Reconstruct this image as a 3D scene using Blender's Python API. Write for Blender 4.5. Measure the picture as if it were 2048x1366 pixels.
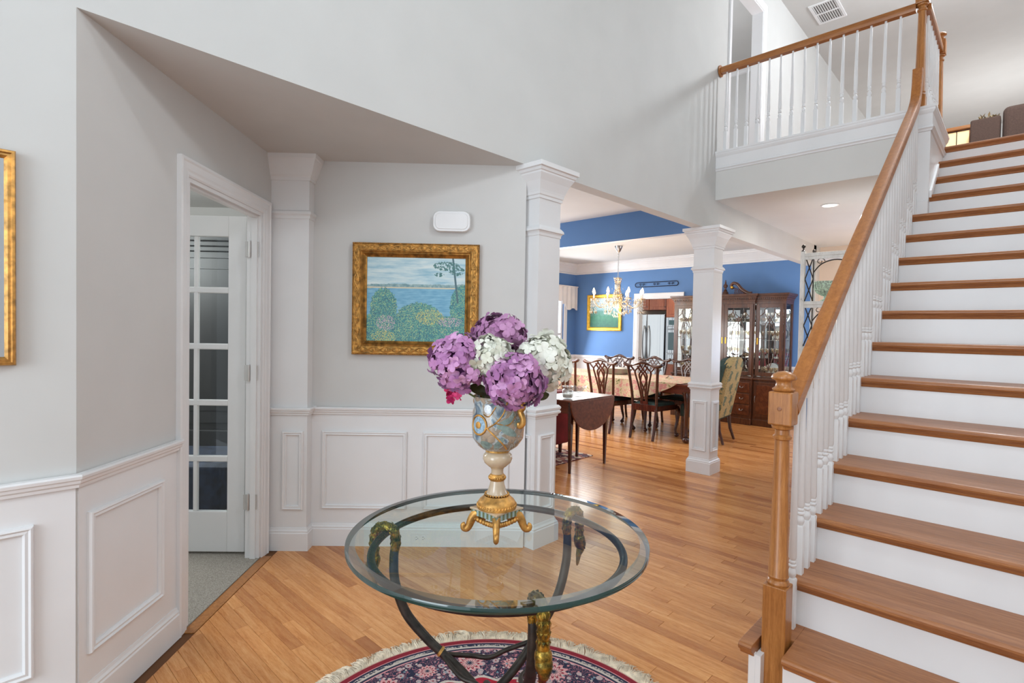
import bpy, bmesh, math, random
from math import sin, cos, pi, sqrt, radians, atan2
from mathutils import Vector, Matrix, noise
for o in list(bpy.data.objects): bpy.data.objects.remove(o)
sc = bpy.context.scene
col = sc.collection
rnd = random.Random(7)
S = 2 ** -.5

# ------------------------------------------------------------------ camera
cd = bpy.data.cameras.new('camera')
cam = bpy.data.objects.new('camera', cd); col.objects.link(cam); sc.camera = cam
R_ = Vector((0.691550, -0.722098, 0.018254)); U_ = Vector((0.003558, 0.028676, 0.999582)); F_ = Vector((0.722320, 0.691196, -0.022400))
cam.matrix_world = Matrix(((R_.x, U_.x, -F_.x, 0), (R_.y, U_.y, -F_.y, 0), (R_.z, U_.z, -F_.z, 1.40), (0, 0, 0, 1)))
cd.sensor_width = 36; cd.lens = 1068.8 / 2048 * 36; cd.clip_start = .02; cd.clip_end = 200
# ------------------------------------------------------------------ light
w = bpy.data.worlds.new('world'); sc.world = w; w.use_nodes = True
bg = w.node_tree.nodes['Background']; bg.inputs[0].default_value = (.86, .965, 1.045, 1); bg.inputs[1].default_value = 1.54
sc.view_settings.view_transform = 'Standard'; sc.view_settings.look = 'None'
sc.view_settings.exposure = 0.0; sc.view_settings.gamma = 1; sc.view_settings.use_curve_mapping = False
def light(kind, name, loc, power, size=.2, color=(1, 1, 1), target=None, sy=None, spread=None):
    l = bpy.data.lights.new(name, kind); l.energy = power; l.color = (color[0] * .925, color[1] * .99, color[2] * 1.03)
    if kind == 'AREA':
        l.size = size
        if sy: l.shape = 'RECTANGLE'; l.size_y = sy
    else: l.shadow_soft_size = size
    o = bpy.data.objects.new(name, l); col.objects.link(o); o.location = loc
    if target: o.rotation_euler = (Vector(target) - Vector(loc)).to_track_quat('-Z', 'Y').to_euler()
    return o
light('AREA', 'foyer_rear_fill', (-.9, -1.0, 3.0), 23.6, 2.2, (.93, .96, 1), (2.0, 2.4, 1.0), 1.8)  # added soft fill from behind the camera, no window modelled
light('AREA', 'foyer_left_fill', (-2.8, 1.0, 1.7), 64.0, 1.7, (.93, .96, 1), (2.5, 1.4, 1.5), 2.2)  # unseen fill added at far left to lift the nook and column faces
light('POINT', 'foyer_pendant_light', (1.5, -.1, 3.5), 55.8, .18, (.97, .98, 1))
light('POINT', 'upper_hall_light', (6.9, .2, 5.0), 144.5, .12, (.98, .98, 1))
light('POINT', 'upper_hall_far_fill', (11.6, .3, 3.9), 108.0, .5, (1, .985, .97))  # invisible point added to brighten the far upstairs wall, not a window
light('POINT', 'under_balcony_fill', (7.4, 1.3, 1.2), 33, .4, (.72, .90, 1.18))  # free-floating fill added to lift the ceiling under the balcony
light('POINT', 'living_room_fill', (4.0, 4.3, 1.9), 13.3, .3, (.97, .98, 1))  # fill added below the ceiling to brighten the blue beam face
light('POINT', 'stair_foot_fill', (1.5, -.7, 2.0), 12.6, .3, (.97, .98, 1))  # added fill for nook wall, column and risers, no fixture here
light('AREA', 'can_lamp_light', (6.26, 1.485, 2.72), 10.3, .12, (1, .95, .88), (6.26, 1.485, 0))
light('AREA', 'dining_window_light', (8.0, 6.5, 1.6), 42.6, 1.3, (.97, .98, 1), (7.2, 3, .6), 1.7)
light('AREA', 'living_end_fill', (5.0, 6.4, 1.6), 86.0, 1.2, (.97, .98, 1), (5.0, 3, .6), 1.8)  # added light by a solid stretch of wall, out of view
light('POINT', 'dining_room_fill', (5.9, 4.4, 1.25), 52, .4, (1, .95, .88))  # dining area fill hung in mid-air, added without a fixture
light('POINT', 'kitchen_light', (10.4, 4.9, 2.3), 58.5, .3, (1, .93, .84))
light('POINT', 'office_light', (.3, 4.6, 2.0), 87.4, .3, (1, .97, .92))
light('POINT', 'hall_lamp_light', (8.6, 1.6, 1.5), 13.4, .15, (1, .86, .70))
light('POINT', 'upper_room_light', (6.2, 3.6, 4.3), 72.0, .3, (.97, .98, 1))

# ------------------------------------------------------------------ helpers
def lin(c): return tuple(((v / 255) / 12.92 if v / 255 <= .04045 else ((v / 255 + .055) / 1.055) ** 2.4) for v in c) + (1,)
class NT:
    def __init__(s, name):
        s.m = bpy.data.materials.new(name); s.m.use_nodes = True; s.t = s.m.node_tree; s.b = s.t.nodes['Principled BSDF']
    def n(s, ty, **k):
        n = s.t.nodes.new(ty)
        for a, v in k.items(): setattr(n, a, v)
        return n
    def l(s, a, b): s.t.links.new(a, b)
    def set(s, **k):
        for a, v in k.items(): s.b.inputs[a.replace('_', ' ')].default_value = v
    def coord(s, scale=(1, 1, 1), rot=(0, 0, 0), kind='Object'):
        tc = s.n('ShaderNodeTexCoord'); mp = s.n('ShaderNodeMapping')
        mp.inputs['Scale'].default_value = scale; mp.inputs['Rotation'].default_value = rot
        s.l(tc.outputs[kind], mp.inputs[0]); return mp.outputs[0]
    def noise(s, vec, scale=5, detail=3, rough=.5, dist=0):
        n = s.n('ShaderNodeTexNoise'); n.inputs['Scale'].default_value = scale; n.inputs['Detail'].default_value = detail
        n.inputs['Roughness'].default_value = rough; n.inputs['Distortion'].default_value = dist
        if vec is not None: s.l(vec, n.inputs['Vector'])
        return n.outputs[0]
    def ramp(s, fac, stops, interp='LINEAR'):
        r = s.n('ShaderNodeValToRGB'); r.color_ramp.interpolation = interp; e = r.color_ramp.elements
        while len(e) < len(stops): e.new(.5)
        for i, (p, c) in enumerate(stops): e[i].position = p; e[i].color = lin(c)
        s.l(fac, r.inputs[0]); return r.outputs[0]
    def math(s, op, a, b=None, clamp=False):
        m = s.n('ShaderNodeMath', operation=op); m.use_clamp = clamp
        for i, v in enumerate((a, b)):
            if v is None: continue
            if isinstance(v, (int, float)): m.inputs[i].default_value = v
            else: s.l(v, m.inputs[i])
        return m.outputs[0]
    def mix(s, fac, a, b, mode='MIX'):
        m = s.n('ShaderNodeMix', data_type='RGBA', blend_type=mode)
        for i, v in ((0, fac), (6, a), (7, b)):
            if isinstance(v, (int, float)): m.inputs[i].default_value = v
            elif isinstance(v, tuple): m.inputs[i].default_value = v
            else: s.l(v, m.inputs[i])
        return m.outputs[2]
    def bump(s, h, strength=.2, dist=.002):
        b = s.n('ShaderNodeBump'); b.inputs['Strength'].default_value = strength; b.inputs['Distance'].default_value = dist
        s.l(h, b.inputs['Height']); s.l(b.outputs[0], s.b.inputs['Normal'])
    def col(s, c): s.l(c, s.b.inputs['Base Color'])
def plain(name, c, rough=.5, metal=0, var=.04, scale=3, bump=.03, bscale=60, coat=0):
    N = NT(name); c0 = tuple(max(0, v * (1 - var)) for v in c); c1 = tuple(min(255, v * (1 + var)) for v in c)
    v = N.coord(); N.col(N.ramp(N.noise(v, scale, 3), [(.3, c0), (.7, c1)])); N.set(Roughness=rough, Metallic=metal, Coat_Weight=coat)
    if bump: N.bump(N.noise(v, bscale, 2), bump, .001)
    return N.m
def wood(name, dark, mid, light_, scale=(1, 1, 1), rot=(0, 0, 0), rough=.3, coat=.2, attr=False, grain=1.0):
    N = NT(name); v = N.coord(scale, rot)
    if attr:
        a = N.n('ShaderNodeAttribute', attribute_name='tone'); sh = N.n('ShaderNodeVectorMath', operation='MULTIPLY_ADD')
        N.l(a.outputs['Fac'], sh.inputs[0]); sh.inputs[1].default_value = (37, 91, 53); N.l(v, sh.inputs[2]); v = sh.outputs[0]
    a1 = N.noise(v, 3 * grain, 4, .6, .6); a2 = N.noise(v, 22 * grain, 3, .7)
    f = N.math('ADD', N.math('MULTIPLY', a1, .62), N.math('MULTIPLY', a2, .38))
    c = N.ramp(f, [(.33, dark), (.5, mid), (.68, light_)])
    if attr:
        t = N.ramp(a.outputs['Fac'], [(0, (196, 172, 150)), (.08, (218, 202, 186)), (.3, (238, 230, 220)), (.75, (252, 249, 245)), (1, (255, 255, 252))])
        c = N.mix(1.0, c, t, 'MULTIPLY')
    N.col(c); N.set(Roughness=rough, Coat_Weight=coat, Coat_Roughness=.12); N.bump(a2, .08, .0006); return N.m

class MB:
    def __init__(s, T=None): s.v = []; s.f = []; s.T = T
    def add(s, vs, fs):
        o = len(s.v)
        for p in vs: s.v.append(tuple(s.T(*p)) if s.T else tuple(p))
        for f in fs: s.f.append([i + o for i in f])
        return s
    def box(s, x0, x1, y0, y1, z0, z1):
        return s.add([(x0, y0, z0), (x1, y0, z0), (x1, y1, z0), (x0, y1, z0), (x0, y0, z1), (x1, y0, z1), (x1, y1, z1), (x0, y1, z1)],
              [(0, 3, 2, 1), (4, 5, 6, 7), (0, 1, 5, 4), (1, 2, 6, 5), (2, 3, 7, 6), (3, 0, 4, 7)])
    def prism(s, poly, z0, z1):
        n = len(poly)
        return s.add([(x, y, z0) for x, y in poly] + [(x, y, z1) for x, y in poly],
              [tuple(range(n - 1, -1, -1)), tuple(range(n, 2 * n))] + [(i, (i + 1) % n, (i + 1) % n + n, i + n) for i in range(n)])
    def lathe(s, prof, n=24, c=(0, 0, 0), rot=0, M=None, caps=True):
        vs = []; fs = []
        for r, z in prof:
            for k in range(n):
                a = 2 * pi * k / n + rot; vs.append((r * cos(a), r * sin(a), z))
        m = len(prof)
        for i in range(m - 1):
            for k in range(n):
                k2 = (k + 1) % n; fs.append((i * n + k, i * n + k2, (i + 1) * n + k2, (i + 1) * n + k))
        if caps: fs.append(tuple(range(n - 1, -1, -1))); fs.append(tuple((m - 1) * n + k for k in range(n)))
        if M: vs = [tuple(M @ Vector(p)) for p in vs]
        return s.add([(x + c[0], y + c[1], z + c[2]) for x, y, z in vs], fs)
    def sq(s, prof, c=(0, 0, 0)):     # square lathe, r = half width
        return s.lathe([(r * sqrt(2), z) for r, z in prof], 4, c, pi / 4)
    def tube(s, pts, rad, n=8, caps=True, closed=False, flat=1.0, up=(0, 0, 1)):
        P = [Vector(p) for p in pts]; m = len(P)
        if not hasattr(rad, '__len__'): rad = [rad] * m
        vs = []; U = Vector(up); prev = None
        for i in range(m):
            if closed: t = P[(i + 1) % m] - P[i - 1]
            else: t = P[min(i + 1, m - 1)] - P[max(i - 1, 0)]
            t = t.normalized() if t.length > 1e-9 else Vector((0, 0, 1))
            if prev is None:
                a = U.cross(t)
                if a.length < .05: a = Vector((1, 0, 0)).cross(t)
            else: a = prev - t * prev.dot(t)
            a.normalize(); prev = a; b = t.cross(a)
            for k in range(n):
                q = 2 * pi * k / n + pi / n; p = P[i] + a * (cos(q) * rad[i]) + b * (sin(q) * rad[i] * flat); vs.append(tuple(p))
        fs = []
        for i in range(m if closed else m - 1):
            j = (i + 1) % m
            for k in range(n):
                k2 = (k + 1) % n; fs.append((i * n + k, i * n + k2, j * n + k2, j * n + k))
        if caps and not closed: fs.append(tuple(range(n - 1, -1, -1))); fs.append(tuple((m - 1) * n + k for k in range(n)))
        return s.add(vs, fs)
    def ell(s, c, r, n=12, m=8):
        vs = []; fs = []
        for i in range(m + 1):
            th = pi * i / m
            for k in range(n): a = 2 * pi * k / n; vs.append((c[0] + r[0] * sin(th) * cos(a), c[1] + r[1] * sin(th) * sin(a), c[2] + r[2] * cos(th)))
        for i in range(m):
            for k in range(n): k2 = (k + 1) % n; fs.append((i * n + k, (i + 1) * n + k, (i + 1) * n + k2, i * n + k2))
        return s.add(vs, fs)
    def sweep(s, path, prof, Nn, closed=False, flip=False):   # prof (b, a): b in-plane to the left of travel, a along Nn
        P = [Vector(p) for p in path]; Nn = Vector(Nn).normalized(); m = len(P); k = len(prof); vs = []
        for i in range(m):
            d1 = (P[i] - P[i - 1]) if (i or closed) else (P[1] - P[0]); d2 = (P[(i + 1) % m] - P[i]) if (i < m - 1 or closed) else (P[i] - P[i - 1])
            d1.normalize(); d2.normalize(); n1 = Nn.cross(d1); n2 = Nn.cross(d2); mm = n1 + n2; mm.normalize(); mm /= max(.2, mm.dot(n1))
            for b, a in prof: vs.append(tuple(P[i] + mm * b + Nn * a))
        fs = []
        for i in range(m if closed else m - 1):
            j = (i + 1) % m
            for q in range(k): q2 = (q + 1) % k; fs.append((i * k + q, j * k + q, j * k + q2, i * k + q2))
        if not closed: fs.append(tuple(range(k))); fs.append(tuple((m - 1) * k + q for q in range(k - 1, -1, -1)))
        return s.add(vs, fs)
    def mesh(s, name, mat, smooth=None, org=(0, 0, 0)):
        me = bpy.data.meshes.new(name); me.from_pydata([(x - org[0], y - org[1], z - org[2]) for x, y, z in s.v], [], s.f)
        bm = bmesh.new(); bm.from_mesh(me); bmesh.ops.recalc_face_normals(bm, faces=bm.faces); bm.to_mesh(me); bm.free()
        if mat: me.materials.append(mat)
        if smooth:
            me.polygons.foreach_set('use_smooth', [True] * len(me.polygons)); me.set_sharp_from_angle(angle=radians(smooth))
        return me
    def build(s, name, mat, parent=None, smooth=None, bevel=None, world=True, label=None, kind=None, seg=2):
        org = (0, 0, 0)
        if parent is not None and world:
            q = parent
            while q is not None: org = tuple(a + b for a, b in zip(org, q.location)); q = q.parent
        me = s.mesh(name, mat, smooth, org)
        o = bpy.data.objects.new(name, me); col.objects.link(o)
        if parent is not None: o.parent = parent
        if bevel:
            md = o.modifiers.new('bevel', 'BEVEL'); md.width = bevel; md.segments = seg; md.limit_method = 'ANGLE'; md.angle_limit = radians(40)
        if label: o['label'] = label
        if kind: o['kind'] = kind
        return o
def tag(o, label, cat, group=None):
    o['label'] = label; o['category'] = cat
    if group: o['group'] = group
    return o
def thing(name, label, cat, loc=(0, 0, 0), rz=0, group=None):
    o = bpy.data.objects.new(name, None); col.objects.link(o); o.location = loc; o.rotation_euler = (0, 0, rz); o.empty_display_size = .1
    return tag(o, label, cat, group)
def struct(name, loc=(0, 0, 0)):
    o = bpy.data.objects.new(name, None); col.objects.link(o); o.location = loc; o['kind'] = 'structure'; return o
def S1(mb, name, mat, **k): return mb.build(name, mat, kind='structure', **k)
def dup(root, loc, rz, label, group=None):
    def cp(o, par):
        c = o.copy(); col.objects.link(c); c.parent = par
        for ch in kids.get(o.name, []): cp(ch, c)
        return c
    kids = {}
    for o in list(root.children_recursive): kids.setdefault(o.parent.name, []).append(o)
    r = cp(root, None); r.location = loc; r.rotation_euler = (0, 0, rz); r['label'] = label
    if group: r['group'] = group
    return r
def NF(t, c, z): return (S * (t + c), S * (c - t), z)     # nook frame: t right, c forward
def bez(p, n=12):
    P = [Vector(q) for q in p]; out = []
    m = len(P)
    for i in range(m - 1):
        a = P[max(i - 1, 0)]; b = P[i]; c = P[i + 1]; d = P[min(i + 2, m - 1)]
        for k in range(n):
            t = k / n; out.append(.5 * ((2 * b) + (c - a) * t + (2 * a - 5 * b + 4 * c - d) * t * t + (3 * b - a - 3 * c + d) * t ** 3))
    out.append(P[-1]); return [tuple(v) for v in out]

# ------------------------------------------------------------------ materials
M_wall = plain('wall_grey_paint', (206, 205, 203), .75, var=.012, bump=.05, bscale=180)
M_up = plain('wall_light_paint', (205, 205, 203), .7, var=.01, bump=.04, bscale=180)
M_ceil = plain('ceiling_paint', (214, 213, 210), .8, var=.008, bump=.03)
M_trim = plain('white_trim_paint', (230, 230, 231), .35, var=.012, bump=.02)
M_blue = plain('blue_wall_paint', (92, 132, 184), .65, var=.03, scale=1.2)
M_beige = plain('beige_wall_paint', (226, 205, 184), .75, var=.01)
M_floor = wood('oak_floor', (188, 118, 58), (216, 150, 88), (232, 174, 114), (18, 1.6, 18), attr=True, rough=.24, coat=.12)
M_gap = plain('floor_joint', (110, 70, 40), .8)
M_oakx = wood('oak_tread', (106, 62, 34), (136, 84, 48), (158, 104, 64), (16, 1.4, 16), rough=.3, coat=.3)
M_oakz = wood('oak_newel', (138, 84, 34), (168, 108, 52), (190, 130, 70), (22, 22, 1.6), rough=.34, coat=.2)
M_oakr = wood('oak_rail', (146, 86, 34), (168, 104, 46), (184, 120, 58), (1.2, 16, 16), (0, radians(35.7), 0), rough=.38, coat=.12)
M_oaky = wood('oak_rail_level', (138, 82, 36), (160, 100, 46), (180, 120, 62), (20, 1.4, 20), rough=.32, coat=.2)
M_tread = wood('oak_stair_tread', (128, 76, 40), (158, 100, 56), (180, 124, 76), (22, 1.3, 22), rough=.4, coat=.03)
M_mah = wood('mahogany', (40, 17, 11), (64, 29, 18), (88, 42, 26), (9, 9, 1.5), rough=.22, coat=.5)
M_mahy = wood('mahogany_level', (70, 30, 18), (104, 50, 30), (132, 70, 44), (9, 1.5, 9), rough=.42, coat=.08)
M_hutch = wood('hutch_wood', (52, 26, 14), (80, 43, 23), (104, 60, 33), (8, 8, 1.2), rough=.3, coat=.4)
M_burl = wood('burl_panel', (62, 28, 14), (90, 46, 24), (118, 66, 36), (6, 6, 5), rough=.25, coat=.5)
M_cherry = wood('cherry_cabinet', (150, 76, 46), (178, 98, 62), (196, 116, 78), (8, 8, 1.2), rough=.35)
M_gold = plain('gold_leaf', (188, 140, 74), .42, .65, .22, 40, .4, 160)
M_goldd = plain('antique_gold', (150, 108, 54), .42, .8, .3, 30, .6, 120)
M_goldy = plain('bright_gold', (226, 178, 66), .4, .7, .1, 20)
M_iron = plain('dark_bronze_iron', (58, 52, 48), .42, .7, .25, 25, .5, 200)
M_black = plain('black_iron', (38, 40, 52), .45, .6)
M_hinge = plain('hinge_steel', (200, 198, 196), .35, .35)
M_chrome = plain('brushed_steel', (170, 168, 166), .3, 1)
M_dark = plain('charcoal_wood', (26, 27, 30), .45, var=.12)
M_navy = plain('navy_fabric', (38, 48, 68), .9, var=.2, scale=20, bump=.5, bscale=300)
M_green = plain('dark_green_fabric', (36, 56, 52), .85, var=.15, scale=30)
M_red = plain('red_upholstery', (118, 24, 30), .85, var=.1, scale=8)
M_brown = plain('brown_sofa_fabric', (80, 62, 54), .95, var=.08, scale=90, bump=.4, bscale=500)
M_linen = plain('white_linen', (236, 230, 226), .9, var=.03)
M_leaf = plain('dark_leaf', (70, 68, 34), .5, var=.2, scale=20)
M_magenta = plain('magenta_petal', (205, 50, 110), .6, var=.12, scale=60)
M_cream = plain('cream_glaze', (196, 174, 146), .18, var=.05, scale=10, coat=.6, bump=0)
M_stem = plain('stem_green', (96, 110, 54), .6)
def patina():
    N = NT('swan_patina'); v = N.coord(); f = N.noise(v, 45, 4, .7)
    N.col(N.ramp(f, [(.35, (48, 50, 24)), (.5, (128, 104, 42)), (.66, (190, 150, 62))])); N.set(Metallic=.8, Roughness=.27); N.bump(f, .5, .002); return N.m
M_pat = patina()
def glass(name, tint, rough=0, ior=1.45):
    N = NT(name); N.set(Base_Color=tint, Roughness=rough, IOR=ior, Transmission_Weight=1.0); return N.m
def thin(name, tint, refl=.12, rough=.02):
    N = NT(name); t = N.t; tr = N.n('ShaderNodeBsdfTransparent'); tr.inputs[0].default_value = tint
    g = N.n('ShaderNodeBsdfGlossy'); g.inputs['Roughness'].default_value = rough; fr = N.n('ShaderNodeFresnel'); fr.inputs[0].default_value = 1.5
    mx = N.n('ShaderNodeMixShader'); gm_ = N.n('ShaderNodeNewGeometry'); N.l(N.math('MULTIPLY', N.math('MAXIMUM', fr.outputs[0], refl), N.math('SUBTRACT', 1.0, gm_.outputs['Backfacing'])), mx.inputs[0]); N.l(tr.outputs[0], mx.inputs[1]); N.l(g.outputs[0], mx.inputs[2])
    N.l(mx.outputs[0], t.nodes['Material Output'].inputs[0]); return N.m
M_pane = thin('window_pane_glass', (.95, .97, .97, 1), .06)
M_top = thin('table_glass', (.90, .96, .95, 1), .07, .0)
M_edge = plain('table_glass_edge', (14, 52, 48), .08, coat=.8, var=.2)
M_bevel = thin('table_glass_bevel', (.62, .80, .82, 1), .5, .03)
M_cryst = thin('cut_crystal', (.86, .80, .70, 1), .42, .12)
for n_ in M_cryst.node_tree.nodes:
    if n_.type == 'BSDF_GLOSSY': n_.inputs[0].default_value = (1, .92, .8, 1)
def emis(name, c, st):
    N = NT(name); N.set(Emission_Color=lin(c), Emission_Strength=st, Base_Color=lin(c)); return N.m
M_bulb = emis('lit_bulb', (255, 190, 120), 22)
M_can = emis('lit_can_lens', (255, 244, 226), 6)
M_day = emis('daylight_glass', (240, 246, 255), 1.6)

# ------------------------------------------------------------------ floor
PY = 2.295; BZ = 2.44; CZ = 2.745; FZ = 3.12; TZ = 5.55; XB = 8.88; YW = 6.705
floor = struct('floor')
MB().prism([(-3, -3), (10.2, -3), (10.2, 7.2), (2.2, 7.2), (2.2, 3.9), (1.42, 3.45), (.3, 2.33), (-3, 2.33)], -.05, -.0045).build('subfloor', M_gap, floor)
def clip(poly, a, b, c):      # keep a x + b y <= c
    out = []
    for i in range(len(poly)):
        p, q = poly[i], poly[(i + 1) % len(poly)]; dp = a * p[0] + b * p[1] - c; dq = a * q[0] + b * q[1] - c
        if dp <= 0: out.append(p)
        if dp * dq < 0: t = dp / (dp - dq); out.append((p[0] + t * (q[0] - p[0]), p[1] + t * (q[1] - p[1])))
    return out
planks = []; W = .0572; x = -1.0; r3 = random.Random(3)
while x < 9.0:
    y = -1.2 - r3.random() * .8
    while y < 6.68:
        L = r3.choice([.35, .5, .7, .9, 1.1, 1.3]) * (.85 + .3 * r3.random())
        poly = [(x, y), (x + W - .0009, y), (x + W - .0009, y + L - .0011), (x, y + L - .0011)]
        if x < 1.43: poly = clip(poly, -1, 1, 2.010 - .09)
        if x < .35: poly = clip(poly, 0, 1, 2.36)
        yy = y; y += L
        if len(poly) < 3: continue
        cx = sum(p[0] for p in poly) / len(poly); cy = sum(p[1] for p in poly) / len(poly)
        if x < 2.5 and cx + cy > 4.9 and cx < 1.6: continue
        fw = .7225 * cx + .691 * cy; lt = .6913 * cx - .7223 * cy
        if yy > 6.7: continue
        vis = fw > 1.9 and abs(lt) < fw * 1.0 and not (cy < .7 and cx > 2.2)
        area = (poly[2][1] - poly[1][1]) / max(.3, fw) ** 3 if vis else 0
        planks.append((area, poly, r3.random()))
    x += W
planks.sort(key=lambda p: -p[0])
def plank_mesh(lst):
    vs = []; fs = []; tones = []
    for _, poly, tn in lst:
        n = len(poly); o = len(vs); cx = sum(p[0] for p in poly) / n; cy = sum(p[1] for p in poly) / n
        def ins(p): dx = cx - p[0]; dy = cy - p[1]; return (p[0] + (.0007 if dx > 0 else -.0007), p[1] + (.0007 if dy > 0 else -.0007))
        vs += [(a, b, -.0045) for a, b in poly] + [(a, b, -.0009) for a, b in poly] + [(*ins(p), 0) for p in poly]
        for lv in (0, 1):
            fs += [(o + lv * n + i, o + lv * n + (i + 1) % n, o + (lv + 1) * n + (i + 1) % n, o + (lv + 1) * n + i) for i in range(n)]
        fs.append(tuple(o + 2 * n + i for i in range(n))); tones += [tn] * (3 * n)
    me = bpy.data.meshes.new('plank'); me.from_pydata(vs, [], fs); a = me.attributes.new('tone', 'FLOAT', 'POINT'); a.data.foreach_set('value', tones)
    me.materials.append(M_floor); return me
for i, p in enumerate(planks[:300]):
    o = bpy.data.objects.new('plank', plank_mesh([p])); col.objects.link(o); o.parent = floor
o = bpy.data.objects.new('planks_beyond', plank_mesh(planks[300:])); col.objects.link(o); o.parent = floor; o['kind'] = 'stuff'
# border board at the office threshold
MB(NF).box(-1.4215 + .0, -1.4215 + .06, 2.42, 3.24, -.004, .001).build('threshold_board', M_oakz, floor, bevel=.001)
MB().prism([(10.2, -3), (14, -3), (14, 8), (8.9, 8), (8.9, 7.2), (10.2, 7.2)], -.05, 0).build('kitchen_floor', M_oakx, floor)

# ------------------------------------------------------------------ walls
RAIL = [(0, .838), (.012, .842), (.014, .852), (.02, .858), (.022, .868), (.028, .872), (.03, .882), (.026, .888), (0, .888)]
BASE = [(0, 0), (.016, 0), (.016, .108), (.012, .114), (.013, .122), (.007, .13), (.004, .142), (0, .142)]
PAN = [(0, 0), (.028, 0), (.028, .006), (.022, .014), (.014, .012), (.008, .018), (.003, .016), (0, .008)]
def cas(wd=.075): return [(0, 0), (wd, 0), (wd, .02), (wd - .012, .022), (wd - .02, .017), (.03, .015), (.02, .011), (.008, .011), (0, .006)]
def framepath(t0, t1, z0, z1, f): return [f(t0, z0), f(t1, z0), f(t1, z1), f(t0, z1)]
def panel(parent, f, Nn, t0, t1, z0, z1, name='panel_moulding'):
    p = framepath(t0, t1, z0, z1, f); P = [Vector(q) for q in p]
    ctr = sum(P, Vector()) / 4; d = (P[1] - P[0]).normalized(); inward = Vector(Nn).cross(d)
    if inward.dot(ctr - (P[0] + P[1]) / 2) < 0: p = p[::-1]
    MB().sweep(p, PAN, Nn, closed=True).build(name, M_trim, parent)
def railrun(parent, path, prof, name, mat=M_trim, z=(0, 0, 1)):   # prof sticks to the right-hand side of travel
    MB().sweep([(p[0], p[1], 0) for p in path], [(-b, a) for b, a in prof], z).build(name, mat, parent)

# nook : diagonal left wall with the office door, plane t = -1.4015
wd = struct('wall_nook_left')
T0 = -1.4015; TD = -1.4215; c0 = 1.824; c1 = 3.42; o0 = 2.456; o1 = 3.215; oz = 2.06
m = MB(NF); m.box(TD - .08, TD, c0, o0, 0, BZ); m.box(TD - .08, TD, o1, c1 + .1, 0, BZ); m.box(TD - .08, TD, o0, o1, oz, BZ)
m.build('wall_panel', M_wall, wd)
MB(NF).box(TD - .001, TD + .004, c0 + .005, o0 - .07, 0, .88).build('wainscot', M_trim, wd)
fD = lambda c, z: NF(TD + .004, c, z)
panel(wd, fD, (S, -S, 0), c0 + .04, c0 + .448, .245, .742)
pC = NF(TD + .004, c0, 0); pE = NF(TD + .004, o0 - .072, 0)
# foyer wall (full height) and soffit above the opening
wf = struct('wall_foyer_back')
m = MB(); m.prism([(-3, PY), (.284, PY), (.284 - .04, PY + .11), (-3, PY + .11)], 0, TZ)
m.box(.284, 5.63, PY, PY + .11, BZ, TZ); m.box(6.53, 14.2, PY, PY + .11, BZ, TZ); m.box(9.0, 14.2, PY, PY + .11, 0, BZ); m.box(5.63, 6.53, PY, PY + .11, BZ, FZ); m.box(5.63, 6.53, PY, PY + .11, 5.16, TZ)
m.build('wall_panel', M_up, wf)
MB().box(-3, .282, PY - .004, PY + .01, 0, .88).build('wainscot', M_trim, wf)
fP = lambda x, z: (x, PY - .004, z)
panel(wf, fP, (0, -1, 0), -.45, .176, .245, .742)
railrun(wf, [(-3, PY - .004), (.284, PY - .004), pE[:2]], RAIL, 'chair_rail')
railrun(wf, [(-3, PY - .004), (.284, PY - .004), pE[:2]], BASE, 'baseboard')
# nook back wall, plane c = 3.42
we = struct('wall_nook_back')
MB(NF).box(TD - .02, .15, c1, c1 + .11, 0, BZ).build('wall_panel', M_wall, we)
MB(NF).box(TD, .17, c1 - .004, c1 + .001, 0, .88).build('wainscot', M_trim, we)
fE = lambda t, z: NF(t, c1 - .004, z)
panel(we, fE, (-S, -S, 0), T0 + .28, T0 + .819, .237, .735)
panel(we, fE, (-S, -S, 0), T0 + .92, T0 + 1.47, .237, .735)
railrun(we, [NF(T0 + .2, c1 - .004, 0)[:2], NF(.17, c1 - .004, 0)[:2]], RAIL, 'chair_rail')
railrun(we, [NF(T0 + .2, c1 - .004, 0)[:2], NF(.17, c1 - .004, 0)[:2]], BASE, 'baseboard')
# nook ceiling
cn = struct('ceiling_nook'); MB().prism([(.24, PY + .11), (2.6, PY + .11), (2.6, PY + .3), (1.5, 3.6), (1.3, 3.5), (.2, 2.4)], BZ, BZ + .1).build('ceiling_panel', M_wall, cn)
# door casing and jamb
dj = struct('door_1')
m = MB()
pts = [NF(TD, o0 - .002, 0), NF(TD, o0 - .002, oz + .002), NF(TD, o1 + .002, oz + .002), NF(TD, o1 + .002, 0)]
m.sweep(pts, cas(.078), (S, -S, 0))
cz = m.build('door_casing', M_trim, dj)
m = MB(NF); m.box(TD - .082, TD + .001, o0 - .001, o0 + .018, 0, oz + .002); m.box(TD - .082, TD + .001, o1 - .018, o1 + .001, 0, oz + .002); m.box(TD - .082, TD + .001, o0 + .018, o1 - .018, oz - .018, oz + .002)
m.box(TD - .05, TD - .018, o0 + .018, o0 + .03, 0, oz - .018); m.box(TD - .05, TD - .018, o1 - .03, o1 - .018, 0, oz - .018); m.box(TD - .05, TD - .018, o0 + .03, o1 - .03, oz - .03, oz - .0181)
m.build('door_jamb', M_trim, dj)
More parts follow.
